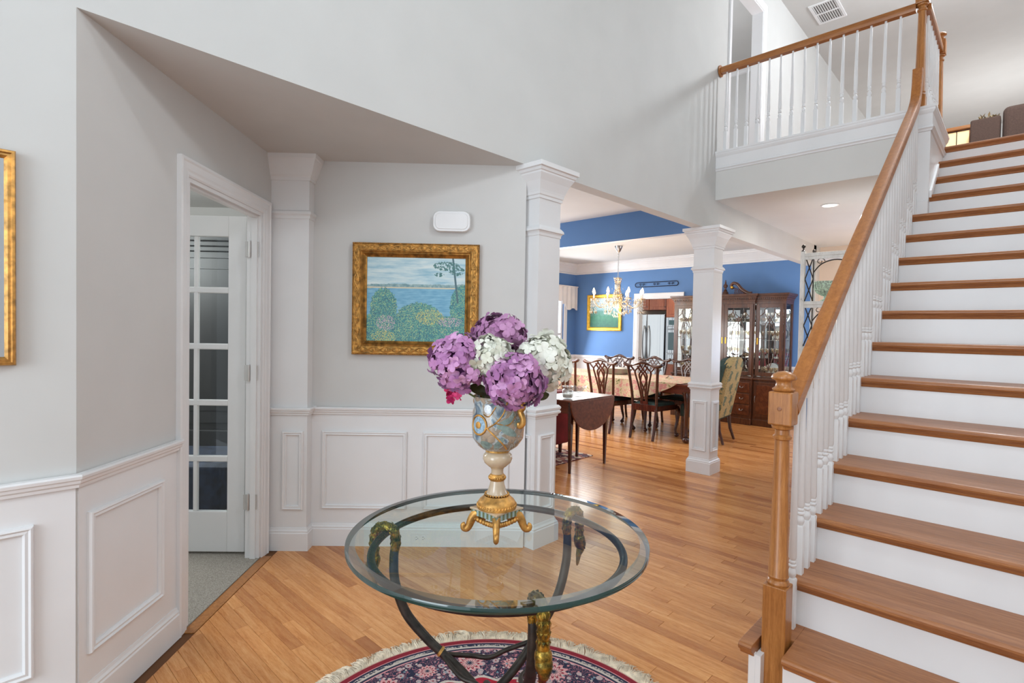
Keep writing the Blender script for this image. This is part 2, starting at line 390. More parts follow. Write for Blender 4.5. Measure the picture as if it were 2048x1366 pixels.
# french door leaf, swung into the office
fdr = thing('french_door', 'white ten-pane french door standing open into the office', 'door', NF(-1.53, 3.25, 0))
t1 = -1.532; t0 = t1 - .60; cc = 3.249; th = .036
def lf(): return MB(NF)
m = lf(); m.box(t0, t0 + .105, cc, cc + th, .02, 2.047); m.box(t1 - .105, t1, cc, cc + th, .02, 2.047); m.box(t0 + .105, t1 - .105, cc, cc + th, .02, .265); m.box(t0 + .105, t1 - .105, cc, cc + th, 1.925, 2.047)
m.build('door_frame', M_trim, fdr, bevel=.003)
px0 = t0 + .105; px1 = t1 - .105; pm = (px0 + px1) / 2
lf().box(pm - .011, pm + .011, cc + .004, cc + th - .004, .265, 1.925).build('muntin', M_trim, fdr, bevel=.003)
zz = [.265, .585, .925, 1.265, 1.604, 1.925]
for k in range(1, 5): lf().box(px0, px1, cc + .003, cc + th - .003, zz[k] - .018, zz[k] + .018).build('muntin', M_trim, fdr, bevel=.006)
for k in range(5):
    for a, b in ((px0, pm - .011), (pm + .011, px1)):
        lf().box(a, b, cc + .016, cc + .02, zz[k] + (.018 if k else 0), zz[k + 1] - (.018 if k < 4 else 0)).build('pane', M_pane, fdr)
for z in (.30, 1.07, 1.80):
    h = lf().box(-1.512, -1.432, 3.190, 3.193, z, z + .09).build('hinge', M_hinge, fdr, bevel=.001)
    lf().lathe([(.006, z - .004), (.0065, z), (.0065, z + .09), (.006, z + .095)], 10, (-1.482, 3.186, 0)).build('hinge_pin', M_hinge, h, smooth=40)

# office room
wo = struct('wall_office')
m = MB(NF); m.box(-5.2, TD - .12, 5.6, 5.7, 0, 2.6); m.box(-5.3, -5.2, 1, 5.6, 0, 2.6); m.box(-1.53, TD - .02, 3.53, 8.2, 0, 2.74); m.box(-5.2, -2.9, 1.0, 1.1, 0, 2.6); m.build('wall_panel', M_wall, wo)
oc = struct('ceiling_office'); MB(NF).box(-5.3, TD - .12, 2.0, 5.7, 2.6, 2.7).build('ceiling_panel', M_ceil, oc)
def carpet():
    N = NT('grey_carpet'); v = N.coord(); f = N.noise(v, 220, 3, .8); N.col(N.ramp(f, [(.35, (128, 120, 110)), (.6, (190, 184, 174))])); N.set(Roughness=1); N.bump(f, 1, .006); return N.m
cp = S1(MB(NF).box(-5.2, TD + .003, 1.3, 5.6, -.05, .006), 'floor_office_carpet', carpet())
bk = thing('dark_armoire', 'charcoal armoire in the office seen through the french door panes', 'armoire', NF(-2.7, 4.6, 0))
m = MB(NF); m.box(-3.3, -1.95, 4.35, 4.9, .55, 1.98); m.build('cabinet_body', M_dark, bk, bevel=.004)
MB(NF).box(-3.34, -1.91, 4.31, 4.92, 0.006, .55).build('base_cabinet', M_dark, bk, bevel=.006)
m = MB(NF)
for i, (e, z) in enumerate(((.02, 1.98), (.035, 2.02), (.06, 2.06), (.075, 2.10))): m.box(-3.3 - e, -1.95 + e, 4.35 - e, 4.9, z, z + .04)
m.build('crown', M_dark, bk, bevel=.006)
for k in range(2):
    d = MB(NF).box(-3.27 + k * .66, -2.64 + k * .66, 4.33, 4.35, .6, 1.93).build('door', M_dark, bk, bevel=.008)
    MB(NF).box(-3.19 + k * .66, -2.72 + k * .66, 4.322, 4.332, .7, 1.84).build('door_panel', M_dark, d, bevel=.008)
    MB(NF).ell((-2.67 + k * .08, 4.318, 1.2), (.012, .012, .012)).build('knob', M_chrome, d, smooth=60)
ot = thing('navy_ottoman', 'navy blue upholstered bench in the office behind the door bottom pane', 'bench', NF(-2.3, 3.75, 0))
MB(NF).box(-2.75, -1.85, 3.55, 4.1, .12, .48).build('cushion', M_navy, ot, bevel=.04, seg=4)
for a, b in ((-2.7, 3.6), (-1.9, 3.6), (-2.7, 4.05), (-1.9, 4.05)): MB(NF).lathe([(.014, .006), (.022, .14)], 10, (a, b, 0)).build('leg', M_dark, ot)

# ------------------------------------------------------------------ pilaster and columns
def capital(m, r, zt, c, k=1.0):
    m.sq([(r, zt - .205 * k), (r + .008, zt - .203 * k), (r + .008, zt - .185 * k), (r + .014, zt - .18 * k), (r + .016, zt - .165 * k), (r + .02, zt - .15 * k), (r + .04, zt - .10 * k), (r + .062, zt - .062 * k), (r + .062, zt - .052 * k), (r + .07, zt - .048 * k), (r + .074, zt - .032 * k), (r + .086, zt - .028 * k), (r + .086, zt)], c)
def column(x, y, label, r=.1, zt=BZ):
    c = thing('column', label, 'column', (x, y, 0), 0)
    m = MB(); m.sq([(r, .13), (r, zt - .2)], (x, y, 0)); m.build('shaft', M_trim, c)
    m = MB(); m.sq([(r + .02, 0), (r + .02, .112), (r + .016, .118), (r + .017, .126), (r + .008, .136), (r + .003, .15), (r - .001, .152)], (x, y, 0)); m.build('base', M_trim, c)
    m = MB(); m.sq([(r - .001, .83), (r + .006, .832), (r + .008, .845), (r + .02, .852), (r + .022, .864), (r + .014, .87), (r + .02, .878), (r + .022, .89), (r + .01, .905), (r - .001, .907)], (x, y, 0)); m.build('chair_rail', M_trim, c)
    zr = zt - .44
    m = MB(); m.sq([(r - .001, zr), (r + .004, zr + .004), (r + .006, zr + .02), (r + .012, zr + .03), (r + .02, zr + .034), (r + .018, zr + .048), (r + .004, zr + .066), (r - .001, zr + .068)], (x, y, 0)); m.build('collar', M_trim, c)
    m = MB(); capital(m, r, zt, (x, y, 0)); m.build('capital', M_trim, c)
    for (f, Nn) in ((lambda a, z: (x - r, y + a, z), (-1, 0, 0)), (lambda a, z: (x + a, y - r, z), (0, -1, 0)), (lambda a, z: (x + r, y + a, z), (1, 0, 0)), (lambda a, z: (x + a, y + r, z), (0, 1, 0))):
        panel(c, f, Nn, -r + .03, r - .03, .225, .725)
    return c
column(2.667, 2.338, 'white square column at the near end of the grey wall behind the vase', .106)
column(5.248, 2.312, 'white square column standing free between foyer and dining room', .104)
pl = thing('pilaster', 'white pilaster in the corner beside the office door casing', 'column', NF(-1.27, 3.37, 0))
a0 = T0 + .043; a1 = T0 + .212; q0 = c1 - .088
MB(NF).box(a0 - .07, a1, q0, c1, 0, BZ - .15).build('shaft', M_trim, pl)
def half(prof, name):
    MB().sweep([(*NF(a0 - .07, q0, 0)[:2], 0), (*NF(a1, q0, 0)[:2], 0), (*NF(a1, c1, 0)[:2], 0)], [(-b, a) for b, a in prof], (0, 0, 1)).build(name, M_trim, pl)
half(BASE, 'base'); half([(b, a + .004) for b, a in RAIL], 'chair_rail')
zr = BZ - .385
half([(0, zr), (.005, zr + .004), (.006, zr + .02), (.016, zr + .03), (.014, zr + .045), (0, zr + .055)], 'collar')
half([(0, BZ - .15), (.008, BZ - .15), (.01, BZ - .13), (.018, BZ - .12), (.05, BZ - .03), (.056, BZ - .025), (.058, BZ), (0, BZ)], 'capital')
panel(pl, lambda t, z: NF(t, q0, z), (-S, -S, 0), T0 + .062, T0 + .192, .255, .745)

# ------------------------------------------------------------------ upper floor, balcony and ceilings
BXX = 5.337
uf = struct('floor_upper')
m = MB(); m.box(BXX, 14.2, .70, PY, CZ, FZ); m.box(6.31, 14.2, -1.6, .70, CZ, FZ); m.build('floor_slab', M_ceil, uf)
m = MB(); m.box(BXX, 14.1, .72, PY - .002, FZ, FZ + .002); m.box(6.312, 14.1, -1.5, .72, FZ - .0, FZ + .002); m.build('upper_flooring', M_oakx, uf)
bf = struct('trim_balcony_fascia')
FAS = [(0, 3.055), (.014, 3.057), (.016, 3.07), (.012, 3.075), (.012, 3.165), (.02, 3.175), (.028, 3.19), (.03, 3.205), (.034, 3.207), (.034, 3.225), (-.07, 3.225), (-.07, 3.165), (0, 3.165)]
MB().sweep([(BXX, PY, 0), (BXX, .577, 0), (6.309, .577, 0)][::-1], [(b, a) for b, a in FAS], (0, 0, 1)).build('fascia_board', M_trim, bf)
MB().sweep([(BXX, PY, 0), (BXX, .577, 0), (6.305, .577, 0)][::-1], [(0, 3.03), (.01, 3.032), (.014, 3.045), (.024, 3.053), (.026, 3.0535), (0, 3.0535)], (0, 0, 1)).build('bed_moulding', M_trim, bf)
fu = struct('ceiling_upper'); MB().box(-3, 14.2, -3, 7, TZ, TZ + .1).build('ceiling_panel', M_up, fu)
S1(MB().box(14.0, 14.2, -2.5, PY, FZ, TZ), 'wall_upper_far', M_up)
S1(MB().box(-3, 14.2, -1.2, -1.1, 0, TZ), 'wall_stair_right', M_up)
# stair side wall
ws = struct('wall_stair_side')
MB().box(BXX, 6.31, .577, .70, 0, 3.07).build('wall_panel', M_trim, ws)
MB().box(BXX - .016, BXX, .577 - .0, .70, 12 * .195, 12 * .195 + .14).build('plinth', M_trim, ws, bevel=.002)
MB().box(6.31, 9.2, .60, .70, 0, CZ).build('hall_wall', M_beige, ws)
m = MB(); zz0 = 12 * .195
m.add([(5.37, .576, zz0 + .17), (5.37, .560, zz0 + .17), (5.80, .560, zz0 + .48), (5.80, .576, zz0 + .48), (5.37, .576, zz0 + .225), (5.37, .560, zz0 + .225), (5.80, .560, zz0 + .535), (5.80, .576, zz0 + .535)], [(0, 1, 2, 3), (4, 5, 6, 7), (0, 1, 5, 4), (1, 2, 6, 5), (2, 3, 7, 6), (3, 0, 4, 7)])
m.build('raking_moulding', M_trim, ws)
# hall beyond the balcony
S1(MB().box(9.2, 9.3, -1.2, PY + .0, 0, CZ), 'wall_hall_end', M_beige)
# upstairs doorway and room
du = struct('door_2')
dp = [(5.628, PY, FZ), (5.628, PY, 5.162), (6.532, PY, 5.162), (6.532, PY, FZ)]
MB().sweep(dp, cas(.075), (0, -1, 0)).build('door_casing', M_trim, du)
MB().sweep(dp, [(.001, .002), (-.018, .002), (-.018, -.12), (.001, -.12)], (0, -1, 0)).build('door_jamb', M_trim, du)
MB().box(6.505, 6.512, PY + .02, PY + .045, 3.85, 3.95).build('hinge', M_iron, du)
ur = struct('wall_upper_room')
m = MB(); m.box(5.0, 9.0, 6.0, 6.1, FZ, TZ); m.box(4.4, 4.5, PY + .11, 6.1, FZ, TZ); m.box(8.4, 8.5, PY + .11, 6.1, FZ, TZ); m.build('wall_panel', M_wall, ur)
m = MB()
for pts in ([(8.4, 2.42), (8.4, 6.0), (4.5, 6.0)],):
    m.sweep([(a, b, 0) for a, b in pts], [(0, TZ - .16), (.02, TZ - .15), (.03, TZ - .12), (.10, TZ - .03), (.12, TZ - .02), (.12, TZ), (0, TZ)], (0, 0, 1))
m.build('crown_moulding', M_trim, ur)
S1(MB().box(4.4, 9, PY + .11, 6.1, FZ - .3, FZ), 'floor_upper_room', M_oakx)

# ------------------------------------------------------------------ living / dining shell
cl = struct('ceiling_dining'); MB().prism([(2.4, 2.41), (9.0, 2.41), (9.0, 6.8), (1.2, 6.8), (1.2, 3.7)], CZ, CZ + .1).build('ceiling_panel', M_ceil, cl)
bb = struct('wall_blue_beam')
MB().box(5.275, 5.285, PY + .11, YW, BZ, CZ).build('blue_face', M_blue, bb); MB().box(5.285, 5.375, PY + .11, YW, BZ, CZ).build('beam', M_trim, bb)
wb = struct('wall_dining_back')
dy0, dy1, dz = 4.41, 5.235, 2.03
m = MB(); m.box(XB, XB + .12, PY, dy0, 0, CZ); m.box(XB, XB + .12, dy1, YW + .1, 0, CZ); m.box(XB, XB + .12, dy0, dy1, dz, CZ); m.build('wall_panel', M_blue, wb)
m = MB(); m.box(XB - .006, XB + .001, dy1 + .07, YW, 0, .88); m.box(XB - .006, XB + .001, 2.4, dy0 - .07, 0, .88); m.build('wainscot', M_trim, wb)
m = MB(); m.box(XB - .03, XB, dy1 + .08, YW, .86, .91); m.box(XB - .03, XB, 2.4, dy0 - .08, .86, .91); m.box(XB - .022, XB, dy1 + .08, YW, 0, .14); m.build('chair_rail', M_trim, wb, bevel=.006)
CR = [(0, CZ - .2), (.012, CZ - .198), (.014, CZ - .175), (.03, CZ - .165), (.032, CZ - .15), (.06, CZ - .10), (.10, CZ - .05), (.115, CZ - .045), (.12, CZ - .03), (.135, CZ - .025), (.137, CZ), (0, CZ)]
MB().sweep([(5.375, YW, 0), (XB, YW, 0), (XB, PY + .11, 0)], [(-b, a) for b, a in CR], (0, 0, 1)).build('crown_moulding', M_trim, wb)
ww = struct('wall_dining_window')
wx0, wx1 = 7.35, 8.5
m = MB(); m.box(4.2, wx0, YW, YW + .12, 0, CZ); m.box(wx1, XB + .1, YW, YW + .12, 0, CZ); m.box(wx0, wx1, YW, YW + .12, 2.2, CZ); m.box(wx0, wx1, YW, YW + .12, 0, .5); m.build('wall_panel', M_blue, ww)
m = MB(); m.box(5.3, wx0 - .08, YW - .03, YW, .86, .91); m.box(wx1 + .08, XB, YW - .03, YW, .86, .91); m.box(wx1 + .08, XB, YW - .006, YW + .001, 0, .87); m.box(5.3, wx0 - .08, YW - .006, YW + .001, 0, .87); m.build('chair_rail', M_trim, ww)
wn = struct('window_1')
MB().sweep([(wx0, YW, .5), (wx0, YW, 2.2), (wx1, YW, 2.2), (wx1, YW, .5)], cas(.085), (0, -1, 0), closed=True).build('window_frame', M_trim, wn)
m = MB(); m.box(wx0 + .05, wx1 - .05, YW + .03, YW + .07, 1.3, 1.35); m.box(wx0, wx0 + .05, YW + .03, YW + .07, .5, 2.2); m.box(wx1 - .05, wx1, YW + .03, YW + .07, .5, 2.2); m.box(wx0 + .05, wx1 - .05, YW + .03, YW + .07, .5, .56); m.build('sash', M_trim, wn)
for a, b in ((.56, 1.3), (1.35, 2.2)): MB().box(wx0 + .05, wx1 - .05, YW + .045, YW + .05, a, b).build('pane', M_day, wn)
va = thing('window_valance', 'white pleated valance with a zigzag hem over the dining window', 'curtain', (8.0, YW - .09, 2.29))
m = MB(); pts = []
for k in range(57):
    x = 7.1 + k * .031
    d = .30 if x < 8.4 else .46
    if abs(x - 8.4) < .06: d = .38
    pts.append((x, YW - .085 + .012 * sin(k * 1.4), 2.295, 2.295 - d - .02 * sin(k * .7)))
vs = []; fs = []
for x, y, za, zb in pts: vs += [(x, y, za), (x, y, zb), (x, y + .008, za), (x, y + .008, zb)]
for k in range(len(pts) - 1):
    o = 4 * k; fs += [(o, o + 4, o + 5, o + 1), (o + 2, o + 3, o + 7, o + 6), (o, o + 2, o + 6, o + 4), (o + 1, o + 5, o + 7, o + 3)]
m.add(vs, fs); m.box(7.1, 8.84, YW - .1, YW, 2.28, 2.30); m.build('valance_cloth', M_linen, va, smooth=50)
dd = struct('door_3')
pp = [(XB, dy1, 0), (XB, dy1, dz), (XB, dy0, dz), (XB, dy0, 0)]
MB().sweep(pp, cas(.085), (-1, 0, 0)).build('door_casing', M_trim, dd)
MB().sweep(pp, [(.001, .002), (-.018, .002), (-.018, -.13), (.001, -.13)], (-1, 0, 0)).build('door_jamb', M_trim, dd)
wk = struct('wall_kitchen'); MB().box(12.0, 12.1, 3.0, 8.5, 0, CZ).build('wall_panel', M_beige, wk); MB().box(9.0, 12, 8.4, 8.5, 0, CZ).build('side_panel', M_beige, wk); MB().box(9.0, 12.1, 3.0, 8.5, CZ, CZ + .1).build('ceiling_panel', M_ceil, wk)

# ------------------------------------------------------------------ staircase
RI = .195; RUN = .271; X0 = 2.121
st = thing('staircase', 'straight staircase with oak treads and white risers rising on the right', 'staircase', (X0, .7, 0))
NOSE = [(0, 0), (0, -.013), (-.004, -.020), (-.012, -.026), (-.022, -.028), (-.022, -.034), (-.028, -.036), (-.032, -.043), (-.034, -.050)]
for k in range(1, 17):
    xn = X0 + RUN * (k - 1); z = RI * k; yl = .755 if k < 13 else .577
    m = MB()
    prof = [(xn + .012, z), (xn + .004, z - .003), (xn, z - .010), (xn, z - .018), (xn + .005, z - .026), (xn + .014, z - .029), (xn + .018, z - .036), (xn + .024, z - .040), (xn + .027, z - .048), (xn + .03, z - .052)]
    xe = xn + RUN + .035 if k < 16 else 6.308
    poly = prof + [(xe, z - .052), (xe, z)]; n = len(poly)
    ytop = yl + (.02 if k == 1 else 0)
    m.add([(a, -1.1, b) for a, b in poly] + [(a, ytop, b) for a, b in poly], [tuple(range(n)), tuple(range(2 * n - 1, n - 1, -1))] + [(i, (i + 1) % n, (i + 1) % n + n, i + n) for i in range(n)])
    if k == 1:
        m = MB(); P3 = [(a, b) for a, b in poly]
        for (u0, u1) in ((-1.1, .617), (.724, ytop)):
            m.add([(a, u0, b) for a, b in P3] + [(a, u1, b) for a, b in P3], [tuple(range(n)), tuple(range(2 * n - 1, n - 1, -1))] + [(i, (i + 1) % n, (i + 1) % n + n, i + n) for i in range(n)])
        m.box(2.285, xe, .617, .724, z - .052, z)
        m.build('tread', M_tread, st, bevel=.002)
        m = MB(); m.box(xn + .034, xn + .05, -1.1, .62, 0, z - .04); m.box(xn + .034, xn + .05, .72, yl - .03, 0, z - .04); m.box(xn + .034, xn + .3, .725, .745, 0, z - .04); m.build('riser', M_trim, st); continue
    m.build('tread', M_tread, st, bevel=.002)
    m = MB().box(xn + .034, xn + .05, -1.1, yl - .03 if k < 13 else .577, z - RI, z - .04); m.build('riser', M_trim, st)
m = MB()
for k in range(1, 13): m.box(X0 + RUN * (k - 1) + .036, X0 + RUN * k + .036, .700, .722, max(0, RI * (k - 1.9)), RI * k - .045)
m.build('stringer', M_trim, st)
# newel, square blocks with turned and tapered shaft
def newel(name, label, x, y, zb, zt, cap=True, w=.043, low=.42, up=.13, group=None, bt=None):
    o = thing(name, label, 'newel post', (x, y, zb))
    m = MB(); m.sq([(w, 0), (w, low)], (0, 0, zb)); m.v = [(a + x, b + y, c) for a, b, c in m.v]; m.build('lower_block', M_oakz, o, bevel=.004)
    h = (zt if bt is None else bt) - zb
    pr = [(w - .004, low), (w - .001, low + .008), (w - .004, low + .016), (w - .009, low + .022), (w - .004, low + .034), (.036, low + .04), (.026, h - up - .06), (.033, h - up - .055), (.034, h - up - .045), (.027, h - up - .038), (.026, h - up - .02), (.038, h - up - .014), (.040, h - up - .005), (.036, h - up)]
    MB().lathe(pr, 24, (x, y, zb)).build('turned_shaft', M_oakz, o, smooth=40)
    m = MB(); m.sq([(w, h - up), (w, h)], (x, y, zb)); b = m.build('upper_block', M_oakz, o, bevel=.006)
    if cap:
        MB().lathe([(.034, h), (.040, h + .004), (.041, h + .010), (.030, h + .018), (.027, h + .034), (.030, h + .042), (.043, h + .047), (.046, h + .054), (.040, h + .066), (.024, h + .076), (.002, h + .08)], 24, (x, y, zb)).build('cap', M_oakz, o, smooth=50)
        MB().lathe([(.0085, -.0008), (.0085, .0012), (.006, .002)], 14, M=Matrix.Translation((x - w, y, zb + h - .065)) @ Matrix.Rotation(-pi / 2, 4, 'Y')).build('wood_plug', M_oakx, o)
    return o
newel('newel_post', 'tall oak newel post at the foot of the stairs', 2.240, .671, 0, 1.178, low=.42, bt=1.178)
newel('newel_post', 'oak newel post at the top of the stairs where the two upper rails meet', BXX + .03, .66, 3.225, 4.3, cap=False, low=.10, up=.26, bt=4.32)
newel('newel_post', 'far oak newel post with a round cap at the end of the short upper rail', 6.33, .635, 3.12, 4.18, low=.2, up=.13, bt=4.14)
# handrails
def rail_prof(w=.031, h=.06): return [(-w * .86, 0), (w * .86, 0), (w * .9, h * .1), (w, h * .16), (w, h * .82), (w * .85, h * .95), (w * .5, h), (-w * .5, h), (-w * .85, h * .95), (-w, h * .82), (-w, h * .16), (-w * .9, h * .1)]
def railsweep(path, prof):    # path 3D, kept upright
    m = MB(); P = [Vector(p) for p in path]; k = len(prof); vs = []; fs = []
    for i, p in enumerate(P):
        t = (P[min(i + 1, len(P) - 1)] - P[max(i - 1, 0)]).normalized()
        h = Vector((-t.y, t.x, 0)).normalized() if abs(t.z) < .98 else Vector((0, 1, 0)); n = t.cross(h)
        if n.z < 0 and abs(t.z) < .98: n = -n
        if abs(t.z) >= .98: n = Vector((-1, 0, 0))
        for b, a in prof: vs.append(tuple(p + h * b + n * a))
    for i in range(len(P) - 1):
        for q in range(k): q2 = (q + 1) % k; fs.append((i * k + q, i * k + q2, (i + 1) * k + q2, (i + 1) * k + q))
    fs += [tuple(range(k)), tuple((len(P) - 1) * k + q for q in range(k - 1, -1, -1))]
    return m.add(vs, fs)
sr = thing('stair_railing', 'oak handrail with white balusters along the stairs', 'railing', (2.3, .69, 0))
YR = .660
zr0 = 1.085; sl = RI / RUN
def zrail(x): return zr0 + sl * (x - 2.30)
pth = [(2.298, YR, zrail(2.298)), (5.02, YR, zrail(5.02))] + bez([(5.02, YR, zrail(5.02)), (5.12, YR, zrail(5.12) + .005), (5.22, YR, zrail(5.22) + .05), (5.265, YR, zrail(5.26) + .16), (5.278, YR, zrail(5.28) + .27)], 6)[1:]
railsweep(pth, rail_prof(.033, .066)).build('handrail', M_oakr, sr, smooth=22)
bal_cache = {}
def baluster(parent, x, y, z, H, blk=.2):
    key = (round(H, 3), round(blk, 3))
    if key not in bal_cache:
        m = MB(); m.sq([(.0155, 0), (.0155, blk), (.012, blk + .006)])
        b = blk + .006
        m.lathe([(.010, b), (.0115, b + .004), (.016, b + .016), (.0165, b + .024), (.012, b + .036), (.0095, b + .042), (.0155, b + .048), (.0155, b + .054), (.010, b + .058), (.0135, b + .064), (.0135, b + .07), (.0105, b + .074), (.0155, b + .085), (.0085, H)], 12)
        bal_cache[key] = m.mesh('baluster', M_trim, 40)
    o = bpy.data.objects.new('baluster', bal_cache[key]); col.objects.link(o); o.parent = parent
    o.location = Vector((x, y, z)) - parent.location; return o
for k in range(1, 13):
    for j in range(3):
        x = X0 + RUN * (k - 1) + .080 + j * RUN / 3
        if x < 2.34 or x > 5.31: continue
        zt = RI * k; extra = 0
        if x > 5.1: extra = .03
        baluster(sr, x, YR, zt, zrail(x) - zt + .012 + extra, .2)
# balcony railing
br = thing('balcony_railing', 'level oak rail with white balusters and a wall rosette along the balcony', 'railing', (BXX, 1.5, 3.225))
XR = BXX + .03; ZRb = 4.015
railsweep([(XR, .70, ZRb), (XR, PY - .012, ZRb)], rail_prof(.031, .062)).build('handrail', M_oaky, br, smooth=40)
MB().lathe([(.05, 0), (.058, .004), (.058, .012), (.046, .018), (.036, .02)], 24, M=Matrix.Translation((XR, PY - .001, ZRb + .03)) @ Matrix.Rotation(pi / 2, 4, 'X')).build('rosette', M_oaky, br, smooth=40)
for i in range(15): baluster(br, XR, .80 + i * .1015, 3.225, ZRb - 3.225 + .005, .2)
r2 = thing('landing_railing', 'short oak rail with white balusters beside the stair top', 'railing', (5.9, .62, 3.225))
railsweep([(XR + .04, .635, ZRb), (6.29, .635, ZRb)], rail_prof(.029, .058)).build('handrail', M_oaky, r2, smooth=40)
for i in range(8): baluster(r2, XR + .13 + i * .1, .635, 3.225, ZRb - 3.225 + .005, .2)

# ------------------------------------------------------------------ upper hall things
SY = .25; SZ = 4.10
sf = thing('sofa', 'brown fabric sofa back seen above the top stair', 'sofa', (8.6, -.2, FZ + .02))
MB().box(8.45, 8.68, -1.0, SY, FZ + .1, SZ).build('back', M_brown, sf, bevel=.06, seg=4)
MB().box(8.65, 9.4, -1.0, SY, FZ + .1, FZ + .46).build('seat', M_brown, sf, bevel=.04, seg=3)
for a in (-.9, SY - .08):
    for b in (8.52, 9.3): MB().box(b - .03, b + .03, a - .03, a + .03, FZ + .02, FZ + .12).build('leg', M_mah, sf)
lc = thing('low_cabinet', 'low wooden cabinet with lit cream panes at the top of the stairs', 'cabinet', (8.9, .8, FZ + .02))
MB().box(8.66, 9.2, .40, 1.1, 3.99, 4.03).build('top', M_oaky, lc, bevel=.004)
MB().box(8.72, 9.18, .42, 1.08, FZ + .02, 3.99).build('body', M_mah, lc)
M_warm = emis('lit_pane_warm', (250, 222, 165), .45)
for k in range(3): MB().box(8.705, 8.717, .56 + k * .125, .675 + k * .125, 3.7, 3.975).build('pane', M_warm, lc)
MB().box(8.70, 8.72, .535, .56, 3.6, 3.99).build('stile', M_oaky, lc)
ob = thing('ottoman', 'dark brown upholstered ottoman between the sofa and the low cabinet', 'ottoman', (8.5, .4, FZ + .02))
MB().box(8.42, 8.62, .265, .535, FZ + .1, 4.0).build('cushion', M_brown, ob, bevel=.02, seg=3)
MB().box(8.44, 8.60, .28, .52, FZ + .02, FZ + .11).build('base', M_mah, ob)
dp_ = thing('dried_plant', 'dried leafy branch lying on top of the brown ottoman', 'plant', (8.52, .4, 4.0))
m = MB()
for k in range(38):
    a = rnd.random() * 6.28; x = 8.52 + rnd.uniform(-.06, .06); y = .38 + rnd.uniform(-.09, .07); L = .04 + rnd.random() * .03
    p = Vector((x, y, 4.0 + rnd.random() * .01)); d = Vector((cos(a), sin(a), .7 + rnd.random())).normalized(); s_ = d.cross(Vector((0, 0, 1))).normalized() * .012
    m.add([tuple(p), tuple(p + d * L * .5 + s_), tuple(p + d * L), tuple(p + d * L * .5 - s_)], [(0, 1, 2, 3)])
m.build('leaves', plain('dried_leaf', (150, 128, 92), .8, var=.2, scale=30), dp_)
MB().tube([(8.52, .50, 4.004), (8.53, .40, 4.006), (8.51, .30, 4.004)], .005, 6).build('branch', M_mah, dp_)
av = thing('ceiling_vent', 'white louvred air vent in the upper ceiling', 'vent', (7.75, 1.93, TZ))
x0, x1, y0, y1 = 7.52, 7.98, 1.80, 2.06
m = MB(); m.box(x0 - .03, x1 + .03, y0 - .03, y0, TZ - .012, TZ); m.box(x0 - .03, x1 + .03, y1, y1 + .03, TZ - .012, TZ); m.box(x0 - .03, x0, y0, y1, TZ - .012, TZ); m.box(x1, x1 + .03, y0, y1, TZ - .012, TZ); m.box((x0 + x1) / 2 - .01, (x0 + x1) / 2 + .01, y0, y1, TZ - .012, TZ); m.build('frame', M_trim, av)
MB().box(x0, x1, y0, y1, TZ - .002, TZ - .0005).build('duct', plain('vent_dark', (120, 120, 118), .8), av)
for k in range(10):
    y = y0 + .013 + k * .026; MB().add([(x0, y - .008, TZ - .010), (x1, y - .008, TZ - .010), (x1, y + .008, TZ - .003), (x0, y + .008, TZ - .003), (x0, y - .007, TZ - .0115), (x1, y - .007, TZ - .0115), (x1, y + .009, TZ - .0045), (x0, y + .009, TZ - .0045)], [(0, 1, 2, 3), (7, 6, 5, 4), (0, 4, 5, 1), (3, 2, 6, 7), (0, 3, 7, 4), (1, 5, 6, 2)]).build('slat', M_trim, av)
cn_ = thing('can_light', 'lit round recessed light in the ceiling under the balcony', 'ceiling light', (6.26, 1.485, CZ))
MB().lathe([(.085, -.001), (.085, -.006), (.07, -.009), (.066, -.004), (.066, -.001)], 32, (6.26, 1.485, CZ)).build('trim_ring', M_trim, cn_, smooth=30)
MB().lathe([(.066, -.0035), (.066, -.001)], 32, (6.26, 1.485, CZ)).build('lens', M_can, cn_)

# ------------------------------------------------------------------ things on the nook wall
fx = lambda t, off, z: NF(T0 + t, c1 - off, z)
ch = thing('door_chime', 'white rounded door chime box above the painting', 'door chime', fx(1.08, 0, 2.07))
m = MB()
def rrect(w_, h_, r, n=5):
    out = []
    for cx, cz_, a0_ in ((w_ / 2 - r, h_ / 2 - r, 0), (-w_ / 2 + r, h_ / 2 - r, pi / 2), (-w_ / 2 + r, -h_ / 2 + r, pi), (w_ / 2 - r, -h_ / 2 + r, 1.5 * pi)):
        for k in range(n + 1): a = a0_ + pi / 2 * k / n; out.append((cx + r * cos(a), cz_ + r * sin(a)))
    return out
def slab(m, f, poly, levels):       # levels: (scale inset, offset)
    vs = []; n = len(poly)
    for ins, off in levels:
        for a, b in poly: k = 1 - ins / max(1e-6, sqrt(a * a + b * b)); vs.append(f(a * k, b * k, off))
    fs = [(i * n + j, i * n + (j + 1) % n, (i + 1) * n + (j + 1) % n, (i + 1) * n + j) for i in range(len(levels) - 1) for j in range(n)]
    fs += [tuple(range(n)), tuple((len(levels) - 1) * n + j for j in range(n - 1, -1, -1))]; return m.add(vs, fs)
rr = rrect(.235, .128, .042)
slab(m, lambda a, b, o: fx(1.083 + a, o, 2.072 + b), rr, [(0, 0), (0, .040), (.004, .046)]); m.build('housing', M_trim, ch, smooth=40)
m = MB(); slab(m, lambda a, b, o: fx(1.083 + a, o, 2.072 + b), rrect(.205, .1, .03), [(0, .0465), (.003, .050)]); m.build('cover', M_trim, ch, smooth=40)
ou = thing('wall_outlet', 'white duplex outlet set sideways in the baseboard behind the table', 'outlet', fx(.91, .02, .06))
MB(lambda a, b, o: fx(a, o, b)).box(.853, .968, .016, .022, .022, .092) if False else None
m = MB(lambda t, z, o: fx(t, o, z)); m.box(.853, .968, .020, .090, .016, .021); m.build('plate', M_trim, ou, bevel=.002)
